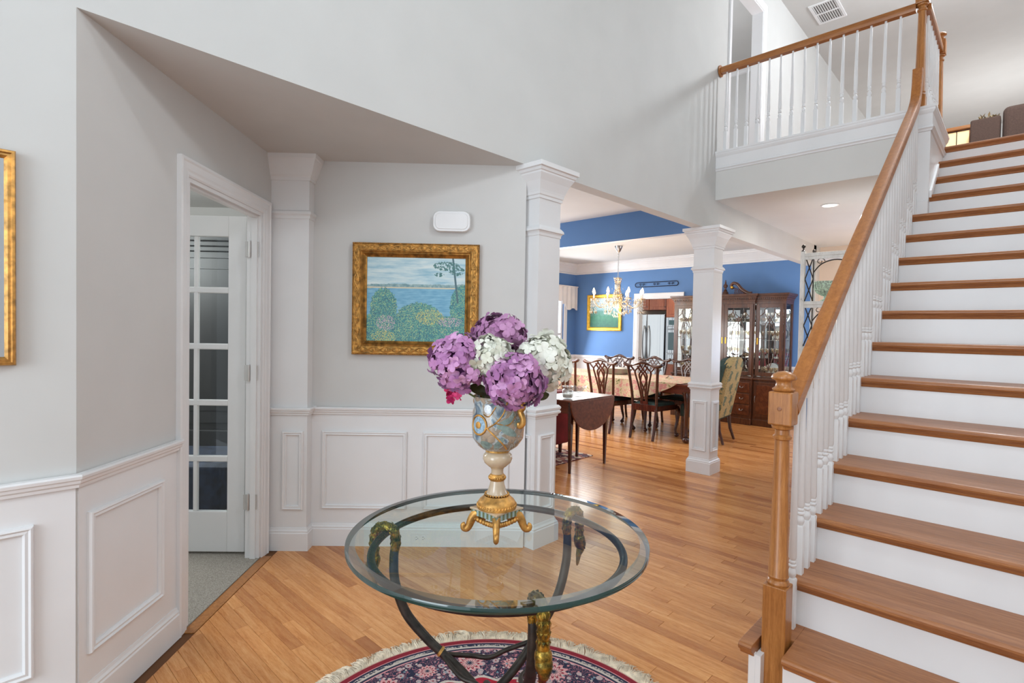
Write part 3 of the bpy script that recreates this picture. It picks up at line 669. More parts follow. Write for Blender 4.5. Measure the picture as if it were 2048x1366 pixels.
for tt in (.890, .932):
    m = MB(); slab(m, lambda a, b, o: fx(tt + a, o, .055 + b), rrect(.028, .034, .012), [(0, .021), (.001, .0235)]); sk = m.build('socket', M_trim, ou)
    m = MB(lambda t, z, o: fx(t, o, z)); m.box(tt - .006, tt + .002, .062, .064, .0232, .0238); m.box(tt - .006, tt + .002, .046, .048, .0232, .0238); m.box(tt + .006, tt + .009, .053, .057, .0232, .0238); m.build('slots', M_black, sk)
# landscape painting
def painting_mat():
    N = NT('lake_garden_painting'); v = N.coord((1, 1, 1)); sp = N.n('ShaderNodeSeparateXYZ'); N.l(v, sp.inputs[0]); X, Z = sp.outputs[0], sp.outputs[2]
    n1 = N.noise(v, 9, 5, .6); n2 = N.noise(v, 60, 3, .7); st = N.coord((3, 1, 26)); n3 = N.noise(st, 1.6, 4, .6)
    vo = N.n('ShaderNodeTexVoronoi'); vo.inputs['Scale'].default_value = 300; N.l(N.coord((1, 1, .75), (0, .35, 0)), vo.inputs['Vector'])
    sky = N.ramp(n3, [(.35, (150, 190, 208)), (.5, (196, 218, 224)), (.65, (228, 236, 234))])
    wat = N.ramp(N.noise(N.coord((5, 1, 30)), 3, 3), [(.3, (86, 150, 190)), (.7, (136, 190, 214))])
    sx = N.n('ShaderNodeSeparateXYZ'); N.l(vo.outputs['Color'], sx.inputs[0])
    fol = N.ramp(N.math('ADD', N.math('MULTIPLY', sx.outputs[0], .6), N.math('MULTIPLY', n1, .4)), [(.2, (18, 74, 92)), (.36, (24, 106, 120)), (.52, (58, 144, 140)), (.66, (108, 172, 132)), (.80, (186, 200, 120)), (.88, (214, 190, 180)), (.97, (230, 236, 230))])
    zz_ = N.math('ADD', Z, N.math('MULTIPLY', N.math('SUBTRACT', n1, .5), .05))
    shore = N.math('GREATER_THAN', zz_, .075)
    c = N.mix(shore, wat, N.ramp(n2, [(.3, (90, 130, 140)), (.7, (170, 190, 186))]))
    c = N.mix(N.math('GREATER_THAN', zz_, .098), c, sky)
    sand = N.math('MULTIPLY', N.math('GREATER_THAN', Z, .070), N.math('LESS_THAN', Z, .078)); c = N.mix(sand, c, lin((226, 206, 170)))
    def blob(cx, cz, rx, rz):
        a = N.math('POWER', N.math('ABSOLUTE', N.math('DIVIDE', N.math('SUBTRACT', X, cx), rx)), 2.0); b = N.math('POWER', N.math('ABSOLUTE', N.math('DIVIDE', N.math('SUBTRACT', Z, cz), rz)), 2.0)
        d = N.math('ADD', N.math('ADD', a, b), N.math('MULTIPLY', N.math('SUBTRACT', n2, .5), .9)); return N.math('LESS_THAN', d, 1.0)
    mk = blob(-.205, -.06, .085, .13)
    for q in ((.02, -.17, .17, .15), (.29, -.05, .075, .15), (-.25, -.22, .16, .13), (.2, -.22, .22, .12), (0, -.29, .5, .11)): mk = N.math('MAXIMUM', mk, blob(*q))
    c = N.mix(mk, c, fol)
    yel = N.math('MULTIPLY', N.math('MAXIMUM', blob(.09, -.11, .09, .05), blob(-.2, -.24, .08, .04)), N.math('GREATER_THAN', sx.outputs[1], .62)); c = N.mix(yel, c, lin((206, 196, 96)))
    pk = N.math('MULTIPLY', N.math('MAXIMUM', blob(-.19, -.15, .06, .05), blob(.22, -.14, .08, .03)), N.math('GREATER_THAN', sx.outputs[2], .70)); c = N.mix(pk, c, lin((214, 176, 190)))
    # tree on the right
    tr = N.math('LESS_THAN', N.math('ABSOLUTE', N.math('SUBTRACT', X, N.math('ADD', .262, N.math('MULTIPLY', Z, -.12)))), .006); tr = N.math('MULTIPLY', tr, N.math('GREATER_THAN', Z, -.02))
    c = N.mix(tr, c, lin((60, 84, 92)))
    lv = N.math('MAXIMUM', blob(.19, .215, .085, .03), N.math('MAXIMUM', blob(.255, .185, .05, .03), blob(.145, .16, .03, .014))); lv = N.math('MULTIPLY', lv, N.math('GREATER_THAN', N.noise(v, 75, 3, .6), .49)); c = N.mix(lv, c, lin((52, 104, 96)))
    c = N.mix(.16, c, lin((140, 190, 205))); N.col(c); N.set(Roughness=.5); N.bump(n2, .4, .002); return N.m
def ornate(name, label, loc, rz, w_, h_, prof, mat_c, orn=True, cvs='canvas', mf=M_goldd, edge=True):
    o = thing(name, label, 'painting' if cvs == 'canvas' else 'mirror', loc, rz)
    hw, hh = w_ / 2, h_ / 2
    path = [(-hw, 0, -hh), (hw, 0, -hh), (hw, 0, hh), (-hw, 0, hh)]
    # facing -Y locally; in-plane inward = left of travel about normal -Y
    m = MB(); m.sweep(path, prof, (0, -1, 0), closed=True); m.build('frame', mf, o, smooth=35, world=False)
    iw = max(b for b, a in prof)
    MB().box(-hw + iw - .004, hw - iw + .004, -.012, -.006, -hh + iw - .004, hh - iw + .004).build(cvs, mat_c, o, world=False)
    return o
PR = [(0, 0), (0, .030), (.006, .040), (.012, .044), (.022, .040), (.038, .040), (.052, .034), (.060, .026), (.064, .027), (.068, .031), (.072, .027), (.078, .021), (.084, .018), (.088, .016), (.090, .008), (.090, 0)]
lp = ornate('framed_painting', 'lake and flower garden painting in a carved gold frame on the grey wall', NF(T0 + .863, c1 - .002, 1.578), -pi / 4, .797, .706, PR, painting_mat())
m = MB()
def scroll(m, cx, cz, s_, ang, mir=1, y=-.043):
    pts = []; rr_ = []
    for k in range(22):
        t = k / 21; r = .017 * (1 - .8 * t) * s_; a = t * 3.3 * pi
        x = r * cos(a) * mir; z = r * sin(a); pts.append((cx + x * cos(ang) - z * sin(ang), y, cz + x * sin(ang) + z * cos(ang))); rr_.append(.0036 * (1 - .5 * t))
    m.tube(pts, rr_, 5, up=(0, 1, 0))
def wave(m, p0, p1, nseg, amp, y=-.042):
    P0 = Vector(p0); P1 = Vector(p1); d = P1 - P0; L = d.length; d.normalize(); nn = Vector((-d.z, 0, d.x)); pts = []
    for k in range(nseg * 12 + 1):
        t = k / (nseg * 12); q = P0 + d * (L * t) + nn * (amp * sin(t * nseg * 2 * pi)); pts.append((q.x, y, q.z))
    m.tube(pts, .0042, 5, up=(0, 1, 0))
    for k in range(nseg * 2):
        t = (k + .5) / (nseg * 2); q = P0 + d * (L * t); sg = 1 if k % 2 == 0 else -1; q2 = q - nn * amp * .25 * sg
        scroll(m, q2.x, q2.z, .62, atan2(d.z, d.x) + (0 if sg > 0 else pi), 1)
        for e in (-1, 0, 1): q3 = q + nn * sg * (.016) + d * e * .008; m.ell((q3.x, y + .001, q3.z), (.0042, .003, .0042), 6, 4)
fw_, fh_ = .797 / 2 - .031, .706 / 2 - .031
wave(m, (-fw_, 0, fh_), (fw_, 0, fh_), 5, .012); wave(m, (-fw_, 0, -fh_), (fw_, 0, -fh_), 5, .012); wave(m, (-fw_, 0, -fh_), (-fw_, 0, fh_), 4, .012); wave(m, (fw_, 0, -fh_), (fw_, 0, fh_), 4, .012)
wave(m, (-fw_, 0, fh_), (fw_, 0, fh_), 5, -.015); wave(m, (-fw_, 0, -fh_), (fw_, 0, -fh_), 5, -.015); wave(m, (-fw_, 0, -fh_), (-fw_, 0, fh_), 4, -.015); wave(m, (fw_, 0, -fh_), (fw_, 0, fh_), 4, -.015)
m.build('carved_scrollwork', M_gold, lp, smooth=60, world=False)
m = MB()
for (a, b, c, d, n) in ((-.392, .347, .392, .347, 84), (-.392, -.347, .392, -.347, 84), (-.392, -.347, -.392, .347, 74), (.392, -.347, .392, .347, 74)):
    for k in range(n): t = (k + .5) / n; m.ell((a + (c - a) * t, -.040, b + (d - b) * t), (.004, .004, .004), 5, 3)
m.build('beaded_edge', M_gold, lp, smooth=60, world=False)
# gilt mirror on the left wall
def mirror_mat():
    N = NT('mirror_glass'); N.set(Base_Color=(.62, .66, .7, 1), Metallic=1, Roughness=.02); return N.m
M_mirror = mirror_mat()
MP = [(0, 0), (0, .018), (.003, .024), (.009, .026), (.013, .021), (.019, .023), (.024, .017), (.027, .013), (.027, 0)]
mi = ornate('wall_mirror', 'tall gilt framed mirror cut off at the left edge of the view', (-.215, PY - .003, 1.592), 0, .70, .665, MP, M_mirror, cvs='glass', mf=M_gold)
MB().box(-.30, .30, -.020, -.012, .175, .185).build('crossbar', M_gold, mi, world=False, bevel=.002)

# ------------------------------------------------------------------ round rug
def rug_mat():
    N = NT('persian_rug_pile'); tc = N.n('ShaderNodeTexCoord'); sp = N.n('ShaderNodeSeparateXYZ'); N.l(tc.outputs['Object'], sp.inputs[0])
    X, Y = sp.outputs[0], sp.outputs[1]
    r = N.math('SQRT', N.math('ADD', N.math('MULTIPLY', X, X), N.math('MULTIPLY', Y, Y))); th_ = N.math('ARCTAN2', Y, X)
    vo = N.n('ShaderNodeTexVoronoi'); vo.inputs['Scale'].default_value = 26; N.l(tc.outputs['Object'], vo.inputs['Vector'])
    v2 = N.n('ShaderNodeTexVoronoi', feature='DISTANCE_TO_EDGE'); v2.inputs['Scale'].default_value = 17; N.l(tc.outputs['Object'], v2.inputs['Vector'])
    nf = N.noise(tc.outputs['Object'], 60, 3, .7, 1.5); n2 = N.noise(tc.outputs['Object'], 28, 2, .5, 2.5)
    def flower(cnt, rad, R0, R1, ph=0):      # repeated rosette: cnt around at radius rad
        a = N.math('ADD', N.math('MULTIPLY', N.math('SUBTRACT', N.math('FRACT', N.math('ADD', N.math('MULTIPLY', th_, cnt / (2 * pi)), ph)), .5), 2 * pi / cnt), 0)
        dx = N.math('MULTIPLY', a, rad); dy = N.math('SUBTRACT', r, rad); d = N.math('SQRT', N.math('ADD', N.math('MULTIPLY', dx, dx), N.math('MULTIPLY', dy, dy)))
        pa = N.math('ARCTAN2', dy, dx); rim = N.math('MULTIPLY', N.math('COSINE', N.math('MULTIPLY', pa, 12)), R1 * .12); return N.math('ADD', d, rim), pa
    navy = lin((32, 38, 66)); red = lin((176, 22, 48)); pink = lin((222, 158, 160)); cream = lin((206, 194, 184)); teal = lin((92, 132, 150)); dred = lin((140, 22, 44))
    g = N.mix(N.math('LESS_THAN', vo.outputs['Distance'], .36), navy, N.ramp(N.math('FRACT', N.math('MULTIPLY', n2, 9)), [(0, (196, 182, 176)), (.4, (214, 140, 146)), (.6, (206, 196, 190)), (.8, (110, 140, 158))], 'CONSTANT'))
    g = N.mix(N.math('LESS_THAN', N.math('ABSOLUTE', N.math('SUBTRACT', n2, .5)), .016), g, lin((206, 130, 140)))
    g = N.mix(N.math('LESS_THAN', vo.outputs['Distance'], .11), g, dred)
    for cnt, rad, R1, ph in ((10, .565, .052, 0), (10, .565, .034, .5)):
        d, pa = flower(cnt, rad, 0, R1, ph); g = N.mix(N.math('LESS_THAN', d, R1), g, pink); g = N.mix(N.math('LESS_THAN', N.math('ABSOLUTE', N.math('SUBTRACT', d, R1 * .62)), R1 * .08), g, dred)
        pet = N.math('MULTIPLY', N.math('GREATER_THAN', N.math('COSINE', N.math('MULTIPLY', pa, 12)), .86), N.math('LESS_THAN', d, R1)); g = N.mix(pet, g, cream); g = N.mix(N.math('LESS_THAN', d, R1 * .25), g, navy)
    v3 = N.n('ShaderNodeTexVoronoi'); v3.inputs['Scale'].default_value = 75; N.l(tc.outputs['Object'], v3.inputs['Vector']); s3 = N.n('ShaderNodeSeparateXYZ'); N.l(v3.outputs['Color'], s3.inputs[0])
    g = N.mix(N.math('MULTIPLY', N.math('GREATER_THAN', s3.outputs[0], .72), N.math('LESS_THAN', v3.outputs['Distance'], .42)), g, N.ramp(s3.outputs[1], [(0, (206, 190, 184)), (.45, (206, 140, 144)), (.75, (120, 146, 160))], 'CONSTANT'))
    wig = N.math('MULTIPLY', N.math('SINE', N.math('MULTIPLY', th_, 20)), .012)
    rf = N.math('ADD', r, wig)
    field = N.mix(N.math('LESS_THAN', vo.outputs['Distance'], .26), red, N.ramp(N.math('FRACT', N.math('MULTIPLY', n2, 7)), [(0, (214, 196, 184)), (.5, (60, 70, 100)), (.75, (222, 170, 164))], 'CONSTANT'))
    ckb = N.math('GREATER_THAN', nf, .5)
    guard = N.mix(ckb, cream, navy)
    c = N.mix(N.math('GREATER_THAN', rf, .455), field, cream); c = N.mix(N.math('GREATER_THAN', rf, .468), c, g)
    for a_, b_, cc_ in ((.652, .658, pink), (.658, .668, navy), (.668, .678, cream), (.678, .69, guard), (.69, .70, navy), (.70, .704, pink), (.704, .728, dred), (.728, .8, lin((214, 176, 160)))):
        c = N.mix(N.math('MULTIPLY', N.math('GREATER_THAN', r, a_), N.math('LESS_THAN', r, b_)), c, cc_)
    c = N.mix(.22, c, N.ramp(nf, [(.3, (90, 80, 80)), (.6, (255, 250, 245))]), 'MULTIPLY')
    N.col(c); N.set(Roughness=.95); N.bump(nf, .7, .003); return N.m
RC = (1.148, 1.169); RR = .738
rug = thing('round_rug', 'round red and navy persian rug with cream fringe under the glass table', 'rug', (RC[0], RC[1], 0))
m = MB(); m.lathe([(RR, .0005), (RR + .001, .006), (RR - .004, .010), (.02, .010), (.0005, .010)], 128, (*RC, 0)); m.build('pile', rug_mat(), rug)
vs = []; fs = []; r5 = random.Random(5); N_ = 1500
def strand(a, L, bend, lift, r0_):
    n = 6; o = len(vs); wd_ = .0017
    for k in range(n + 1):
        t = k / n; rr_ = RR - .006 + L * t; aa = a + bend * t * t + .006 * sin(6 * t + a * 50); x = RC[0] + rr_ * cos(aa); y = RC[1] + rr_ * sin(aa)
        z = .007 * (1 - t) + lift * sin(pi * min(1, t * 1.05)) + .0022; tx, ty = -sin(aa), cos(aa); ww_ = wd_ * (1 - .4 * t)
        vs.extend([(x + tx * ww_, y + ty * ww_, z), (x, y, z + .0022), (x - tx * ww_, y - ty * ww_, z)])
    for k in range(n):
        b = o + 3 * k; fs.extend([(b, b + 3, b + 4, b + 1), (b + 1, b + 4, b + 5, b + 2), (b, b + 2, b + 5, b + 3)])
for i in range(N_):
    a = 2 * pi * i / N_ + r5.uniform(-.002, .002); g_ = noise.noise(Vector((cos(a) * 9, sin(a) * 9, 1))); g2 = noise.noise(Vector((cos(a) * 26, sin(a) * 26, 4)))
    for q in range(3): strand(a + r5.uniform(-.004, .004), .066 + .022 * g2 + r5.uniform(-.016, .014), .05 * g_ + .06 * g2 + r5.uniform(-.015, .015), .007 + .006 * r5.random() + max(0, .02 * g2), 0)
fm = bpy.data.meshes.new('fringe'); fm.from_pydata([(a - RC[0], b - RC[1], c) for a, b, c in vs], [], fs); fm.materials.append(plain('cream_fringe', (226, 212, 190), .9, var=.1, scale=50))
fo = bpy.data.objects.new('fringe', fm); col.objects.link(fo); fo.parent = rug; fo['kind'] = 'stuff'

# ------------------------------------------------------------------ glass table
TC = (1.236, 1.229); GT = .738; GR = .483
gt = thing('glass_table', 'round glass top table on dark iron legs with gilt swan heads', 'table', (*TC, .011))
m = MB(); m.lathe([(GR - .030, GT - .0122), (GR - .030, GT)], 160, (*TC, 0)); m.build('glass_top', M_top, gt, smooth=30)
m = MB(); vs_ = []; n = 160
prof = [(GR - .030, GT), (GR - .001, GT - .0045), (GR, GT - .006), (GR, GT - .019), (GR - .003, GT - .0208), (GR - .012, GT - .021)]
m.lathe(prof[:2], n, (*TC, 0), caps=False); m.build('bevelled_rim', M_bevel, gt, smooth=30, label='bright bevelled rim of the glass')
m = MB(); m.lathe(prof[1:6], n, (*TC, 0), caps=False); m.build('glass_edge', M_edge, gt, smooth=40, label='dark green glass edge')
ZR = .684; RG = .405
m = MB(); m.tube([(TC[0] + RG * cos(2 * pi * k / 96), TC[1] + RG * sin(2 * pi * k / 96), ZR) for k in range(96)], .0125, 12, closed=True); m.build('support_ring', M_iron, gt, smooth=60)
JR = .19; JZ = .30
for a in (0, 2 * pi / 3, 4 * pi / 3):
    ca, sa = cos(a), sin(a)
    def P(r, z, tw=0): aa = a + tw; return (TC[0] + r * cos(aa), TC[1] + r * sin(aa), z)
    leg = bez([P(.368, .64), P(.372, .60), P(.366, .52), P(.325, .42), P(.25, .345), P(JR, JZ), P(.12, .25), P(.05, .20, .3), P(.10, .12, 2.6), P(.22, .05, 2.9), P(.30, .027, 3.0)], 8)
    n_ = len(leg); lg = MB().tube(leg, [.0145 + .002 * sin(pi * min(1, i / n_ * 2)) for i in range(n_)], 12).build('leg', M_iron, gt, smooth=60)
    MB().tube([P(JR + .008, JZ + .007), P(JR, JZ + .002)], .0178, 14).build('gold_band', M_gold, lg, smooth=60)
    # swan neck hooked over the ring
    path = bez([P(.368, .632), P(.366, .665), P(.374, .698), P(.402, .7085), P(.434, .70), P(.446, .672), P(.447, .636), P(.446, .60)], 8)
    rad = []; n_ = len(path)
    for i in range(n_): rad.append(.0155 + .0022 * abs(((i * 3.0 / n_ * 2) % 1) - .0) * 1.0)
    nk = MB().tube(path, rad, 14).build('swan_neck', M_pat, gt, smooth=60)
    m = MB()
    for i in range(4, n_ - 3, 5):      # feather tips
        c_ = Vector(path[i]); t_ = (Vector(path[i + 1]) - Vector(path[i - 1])).normalized(); u_ = t_.cross(Vector((-sa, ca, 0))).normalized(); w_ = Vector((-sa, ca, 0))
        for k in range(9):
            q = 2 * pi * k / 9 + (i % 2) * .35; dd_ = u_ * cos(q) + w_ * sin(q); s2 = t_.cross(dd_)
            b0 = c_ + dd_ * .0155; m.add([tuple(b0 - s2 * .005), tuple(b0 + dd_ * .002 + t_ * .006 - s2 * .0035), tuple(b0 + dd_ * .0012 + t_ * .016), tuple(b0 + dd_ * .002 + t_ * .006 + s2 * .0035), tuple(b0 + s2 * .005), tuple(b0 + dd_ * .0045 + t_ * .006)], [(0, 1, 5), (1, 2, 5), (2, 3, 5), (3, 4, 5), (4, 0, 5)])
    m.build('neck_feathers', M_pat, nk)
    hd = bez([P(.446, .605), P(.449, .583), P(.455, .565), P(.456, .548), P(.446, .530), P(.441, .505), P(.437, .488)], 6)
    hr = [.0175, .019, .021, .022, .0225, .0228, .0228, .0225, .0225, .0228, .023, .023, .0225, .0215, .0205, .0195, .018, .0165, .0155, .015, .0145, .0138, .013, .012, .011, .0105, .010, .009, .0085, .008, .0075, .007, .0062, .0055, .005, .004, .003]
    h_ = MB().tube(hd, (hr + [.003] * 50)[:len(hd)], 14).build('swan_head', M_pat, gt, smooth=60, label='gilt swan head')
    for sg in (-1, 1):
        e_ = Vector(P(.458, .556)) + Vector((-sa, ca, 0)) * .0195 * sg; MB().ell(tuple(e_), (.003, .003, .003), 8, 6).build('eye', M_black, h_)
    b_ = a + 2 * pi / 3
    Q = lambda r, z, aa: (TC[0] + r * cos(aa), TC[1] + r * sin(aa), z)
    MB().tube(bez([Q(JR, JZ - .004, a), Q(.12, JZ - .03, a + .5), Q(.085, JZ - .035, a + pi / 3), Q(.12, JZ - .03, b_ - .5), Q(JR, JZ - .004, b_)], 8), .008, 10).build('stretcher', M_iron, gt, smooth=60)

# ------------------------------------------------------------------ vase
VC = Vector((1.225, 1.228, GT))
vz = thing('ornate_vase', 'ornate cream and blue urn vase with gilt footed base on the glass table', 'vase', tuple(VC))
def vase_mat():
    N = NT('vase_painted_glaze'); v = N.coord(); n1 = N.noise(v, 13, 3, .5, 2.2); n2 = N.noise(v, 30, 3, .6, 3)
    N.col(N.ramp(n1, [(.30, (70, 78, 94)), (.40, (112, 134, 148)), (.47, (176, 184, 184)), (.51, (140, 128, 112)), (.60, (170, 150, 128)), (.70, (122, 112, 104))]))
    N.set(Roughness=.15, Coat_Weight=.7); N.bump(n2, .5, .003); return N.m
def stripe_mat():
    N = NT('vase_striped_band'); v = N.coord((1, 1, 0)); sp = N.n('ShaderNodeSeparateXYZ'); N.l(v, sp.inputs[0])
    f = N.math('FRACT', N.math('MULTIPLY', N.math('SUBTRACT', sp.outputs[0], sp.outputs[1]), 55)); N.col(N.ramp(f, [(0, (150, 172, 170)), (.5, (106, 112, 78))], 'CONSTANT')); N.set(Roughness=.25, Coat_Weight=.5); return N.m
K = .3886e-3
def V(lst): return [(r * K, z) for r, z in lst]
zt_ = .082
# gilt legs, cream plate
m = MB(); hs = .0625
def platepoly(h, dip, n=8):
    out = []
    for k in range(4):
        a = k * pi / 2; P0 = (h * cos(a + pi / 4) * sqrt(2), h * sin(a + pi / 4) * sqrt(2)); P1 = (h * cos(a + 3 * pi / 4) * sqrt(2), h * sin(a + 3 * pi / 4) * sqrt(2))
        for j in range(n):
            t = j / n; b = 1 - dip * (4 * t * (1 - t)) ** 1.0; x = P0[0] + (P1[0] - P0[0]) * t; y = P0[1] + (P1[1] - P0[1]) * t
            nx, ny = cos(a + pi / 2), sin(a + pi / 2); x -= nx * dip * h * 4 * t * (1 - t); y -= ny * dip * h * 4 * t * (1 - t); out.append((x, y))
    return out
vx, vy, vzz = VC
m.prism([(a + vx, b + vy) for a, b in platepoly(hs, .12)], vzz + zt_ - .007, vzz + zt_); m.build('plate', M_cream, vz, bevel=.002)
MB().prism([(a + vx, b + vy) for a, b in platepoly(hs - .004, .10)], vzz + .056, vzz + zt_ - .007).build('striped_band', stripe_mat(), vz)
for k in range(4):
    a = pi / 4 + k * pi / 2; ca, sa = cos(a), sin(a)
    def P(r, z): return (vx + r * ca, vy + r * sa, vzz + z)
    pts = bez([P(.062, .062), P(.074, .052), P(.083, .036), P(.088, .022), P(.096, .010), P(.106, .011), P(.108, .021), P(.102, .024)], 6)
    n_ = len(pts); MB().tube(pts, [.014 - .0075 * (i / n_) ** .8 for i in range(n_)], 10, flat=1.2).build('foot', M_gold, vz, smooth=60)
m = MB()
for k in range(4):
    a = k * pi / 2
    for j in range(9):
        t = (j - 4) / 4.6; x = (hs - .008 - .01 * (1 - t * t)); y = t * hs * .85; zc = .050 - .012 * (1 - abs(t) ** .7) ** 1; zc = .048 - .010 * cos(t * 1.5)
        X_ = x * cos(a) - y * sin(a); Y_ = x * sin(a) + y * cos(a); m.ell((vx + X_, vy + Y_, vzz + zc), (.0085, .0085, .009), 8, 6)
m.build('scroll_apron', M_gold, vz, smooth=60)
c_ = (vx, vy, vzz)
MB().lathe([(.064, zt_), (.0655, zt_ + .006), (.062, zt_ + .013), (.0625, zt_ + .016), (.056, zt_ + .026), (.046, zt_ + .034), (.042, zt_ + .040)], 40, c_).build('gilt_dome', M_gold, vz, smooth=50)
m = MB()
for k in range(40): a = 2 * pi * k / 40; m.ell((vx + .0625 * cos(a), vy + .0625 * sin(a), vzz + zt_ + .009), (.004, .004, .0055), 6, 5)
for k in range(26): a = 2 * pi * k / 26; m.ell((vx + .0375 * cos(a), vy + .0375 * sin(a), vzz + zt_ + .044), (.0038, .0038, .0038), 6, 5)
for k in range(22): a = 2 * pi * k / 22; m.ell((vx + .026 * cos(a), vy + .026 * sin(a), vzz + zt_ + .098), (.0036, .0036, .0055), 6, 5)
m.build('gilt_beading', M_gold, vz, smooth=60)
MB().lathe([(.036, zt_ + .044), (.031, zt_ + .052), (.024, zt_ + .075), (.0225, zt_ + .088)], 32, c_).build('lower_stem', M_cream, vz, smooth=60)
MB().lathe([(.0225, zt_ + .088), (.0265, zt_ + .091), (.0265, zt_ + .104), (.0225, zt_ + .108), (.021, zt_ + .110)], 32, c_).build('gilt_collar', M_gold, vz, smooth=60)
MB().lathe([(.020, zt_ + .108), (.020, zt_ + .124), (.024, zt_ + .131), (.030, zt_ + .135), (.044, zt_ + .148), (.0485, zt_ + .160), (.0465, zt_ + .172), (.038, zt_ + .181), (.034, zt_ + .184)], 36, c_).build('knop', M_cream, vz, smooth=60)
MB().lathe([(.034, zt_ + .182), (.040, zt_ + .184), (.038, zt_ + .189)], 36, c_).build('gilt_ring', M_gold, vz, smooth=60)
B0 = zt_ + .188
body = [(.036, B0), (.052, B0 + .005), (.066, B0 + .016), (.077, B0 + .032), (.082, B0 + .040), (.0825, B0 + .042), (.0845, B0 + .060), (.0855, B0 + .080), (.084, B0 + .105), (.081, B0 + .125), (.079, B0 + .145), (.080, B0 + .162), (.083, B0 + .176), (.079, B0 + .176), (.075, B0 + .145), (.074, B0 + .1)]
bd = MB().lathe(body, 48, c_).build('body', vase_mat(), vz, smooth=50)
def onbody(ang, z):
    for i in range(12):
        if body[i][1] <= z <= body[i + 1][1]:
            t = (z - body[i][1]) / max(1e-6, body[i + 1][1] - body[i][1]); r = body[i][0] + t * (body[i + 1][0] - body[i][0]); break
    else: r = .08
    return r, (vx + r * cos(ang), vy + r * sin(ang), vzz + z)
front = atan2(-.691, -.722)     # towards the viewer
A0 = front - .72 if False else front
def medal(ang, z, r_, mat, name, ringw=0, th_=.002):
    m = MB(); n = 28; pts = []
    for k in range(n):
        q = 2 * pi * k / n; rr_, p = onbody(ang + r_ * cos(q) / .083, z + r_ * sin(q)); pts.append(tuple(Vector(p) + Vector((cos(ang + r_ * cos(q) / .083), sin(ang + r_ * cos(q) / .083), 0)) * th_))
    if ringw: m.tube(pts, ringw, 8, closed=True)
    else:
        rr_, p = onbody(ang, z); ctr = tuple(Vector(p) + Vector((cos(ang), sin(ang), 0)) * (th_ + .002)); m.add(pts + [ctr], [(k, (k + 1) % n, n) for k in range(n)])
    return m.build(name, mat, vz, smooth=60)
AL = front - .78
medal(AL, B0 + .090, .030, M_gold, 'gilt_ring_medallion', .0035, .001); medal(AL, B0 + .090, .028, plain('medallion_blue', (140, 166, 184), .2, coat=.6, var=.2, scale=120, bump=.6, bscale=260), 'blue_rosette', 0, .001); medal(AL, B0 + .090, .011, M_gold, 'rosette_centre', 0, .003)
medal(AL + .38, B0 + .142, .014, plain('medallion_silver', (208, 214, 218), .2, coat=.6, var=.12, scale=150, bump=.6, bscale=260), 'small_rosette', 0, .001)
def vine(pts, r=.0022, name='gilt_vine', mat=M_gold):
    q = []
    for a, z in bez([(a, z, 0) for a, z in pts], 8) if False else [(p[0], p[1]) for p in bez([(a, z, 0) for a, z in pts], 8)]:
        _, p = onbody(a, z); q.append(tuple(Vector(p) + Vector((cos(a), sin(a), 0)) * .0005))
    MB().tube(q, r, 6).build(name, mat, vz, smooth=60)
vine([(AL + .34, B0 + .08), (AL + .7, B0 + .10), (AL + 1.0, B0 + .13), (AL + 1.15, B0 + .165)]); vine([(AL + .36, B0 + .085), (AL + .75, B0 + .055), (AL + 1.05, B0 + .03), (AL + 1.25, B0 + .014)], .0026); vine([(AL + .7, B0 + .10), (AL + 1.2, B0 + .095), (AL + 1.5, B0 + .12)], .0018)
vine([(AL + .2, B0 + .125), (AL + .45, B0 + .12), (AL + .7, B0 + .15)], .0018)
M_lg = plain('vase_leaf_grey_green', (126, 146, 140), .2, coat=.6, var=.15, scale=60)
for (a, z, ra, rz_, rot) in ((AL + 1.05, B0 + .10, .028, .011, .6), (AL + 1.25, B0 + .072, .03, .012, -.5), (AL + .85, B0 + .035, .026, .01, .9), (AL + 1.35, B0 + .115, .02, .009, 1.1), (AL + .3, B0 + .028, .024, .014, .1), (AL + 1.7, B0 + .10, .024, .01, .3)):
    m = MB(); n = 16; pts = []
    for k in range(n):
        q = 2 * pi * k / n; u = ra * cos(q); v = rz_ * sin(q) * (1 - .3 * cos(q)); du_, dv_ = u * cos(rot) - v * sin(rot), u * sin(rot) + v * cos(rot); aa = a + du_ / .083; z_ = max(B0 + .012, z + dv_); _, p = onbody(aa, z_); pts.append(tuple(Vector(p) + Vector((cos(aa), sin(aa), 0)) * .0006))
    _, p = onbody(a, z); m.add(pts + [tuple(Vector(p) + Vector((cos(a), sin(a), 0)) * .003)], [(k, (k + 1) % n, n) for k in range(n)]); m.build('painted_leaf', M_lg, vz, smooth=60)
for a, sg in ((front + .86, 1), (front + .86 + pi, -1)):
    ca, sa = cos(a), sin(a)
    def P(r, z): return (vx + r * ca, vy + r * sa, vzz + z)
    pts = bez([P(.080, B0 + .16), P(.094, B0 + .166), P(.102, B0 + .150), P(.093, B0 + .135), P(.102, B0 + .118), P(.104, B0 + .098), P(.092, B0 + .088), P(.084, B0 + .096)], 7); n_ = len(pts)
    MB().tube(pts, [.0095 - .003 * (i / n_) for i in range(n_)], 10, flat=1.3).build('handle', M_gold, vz, smooth=60)

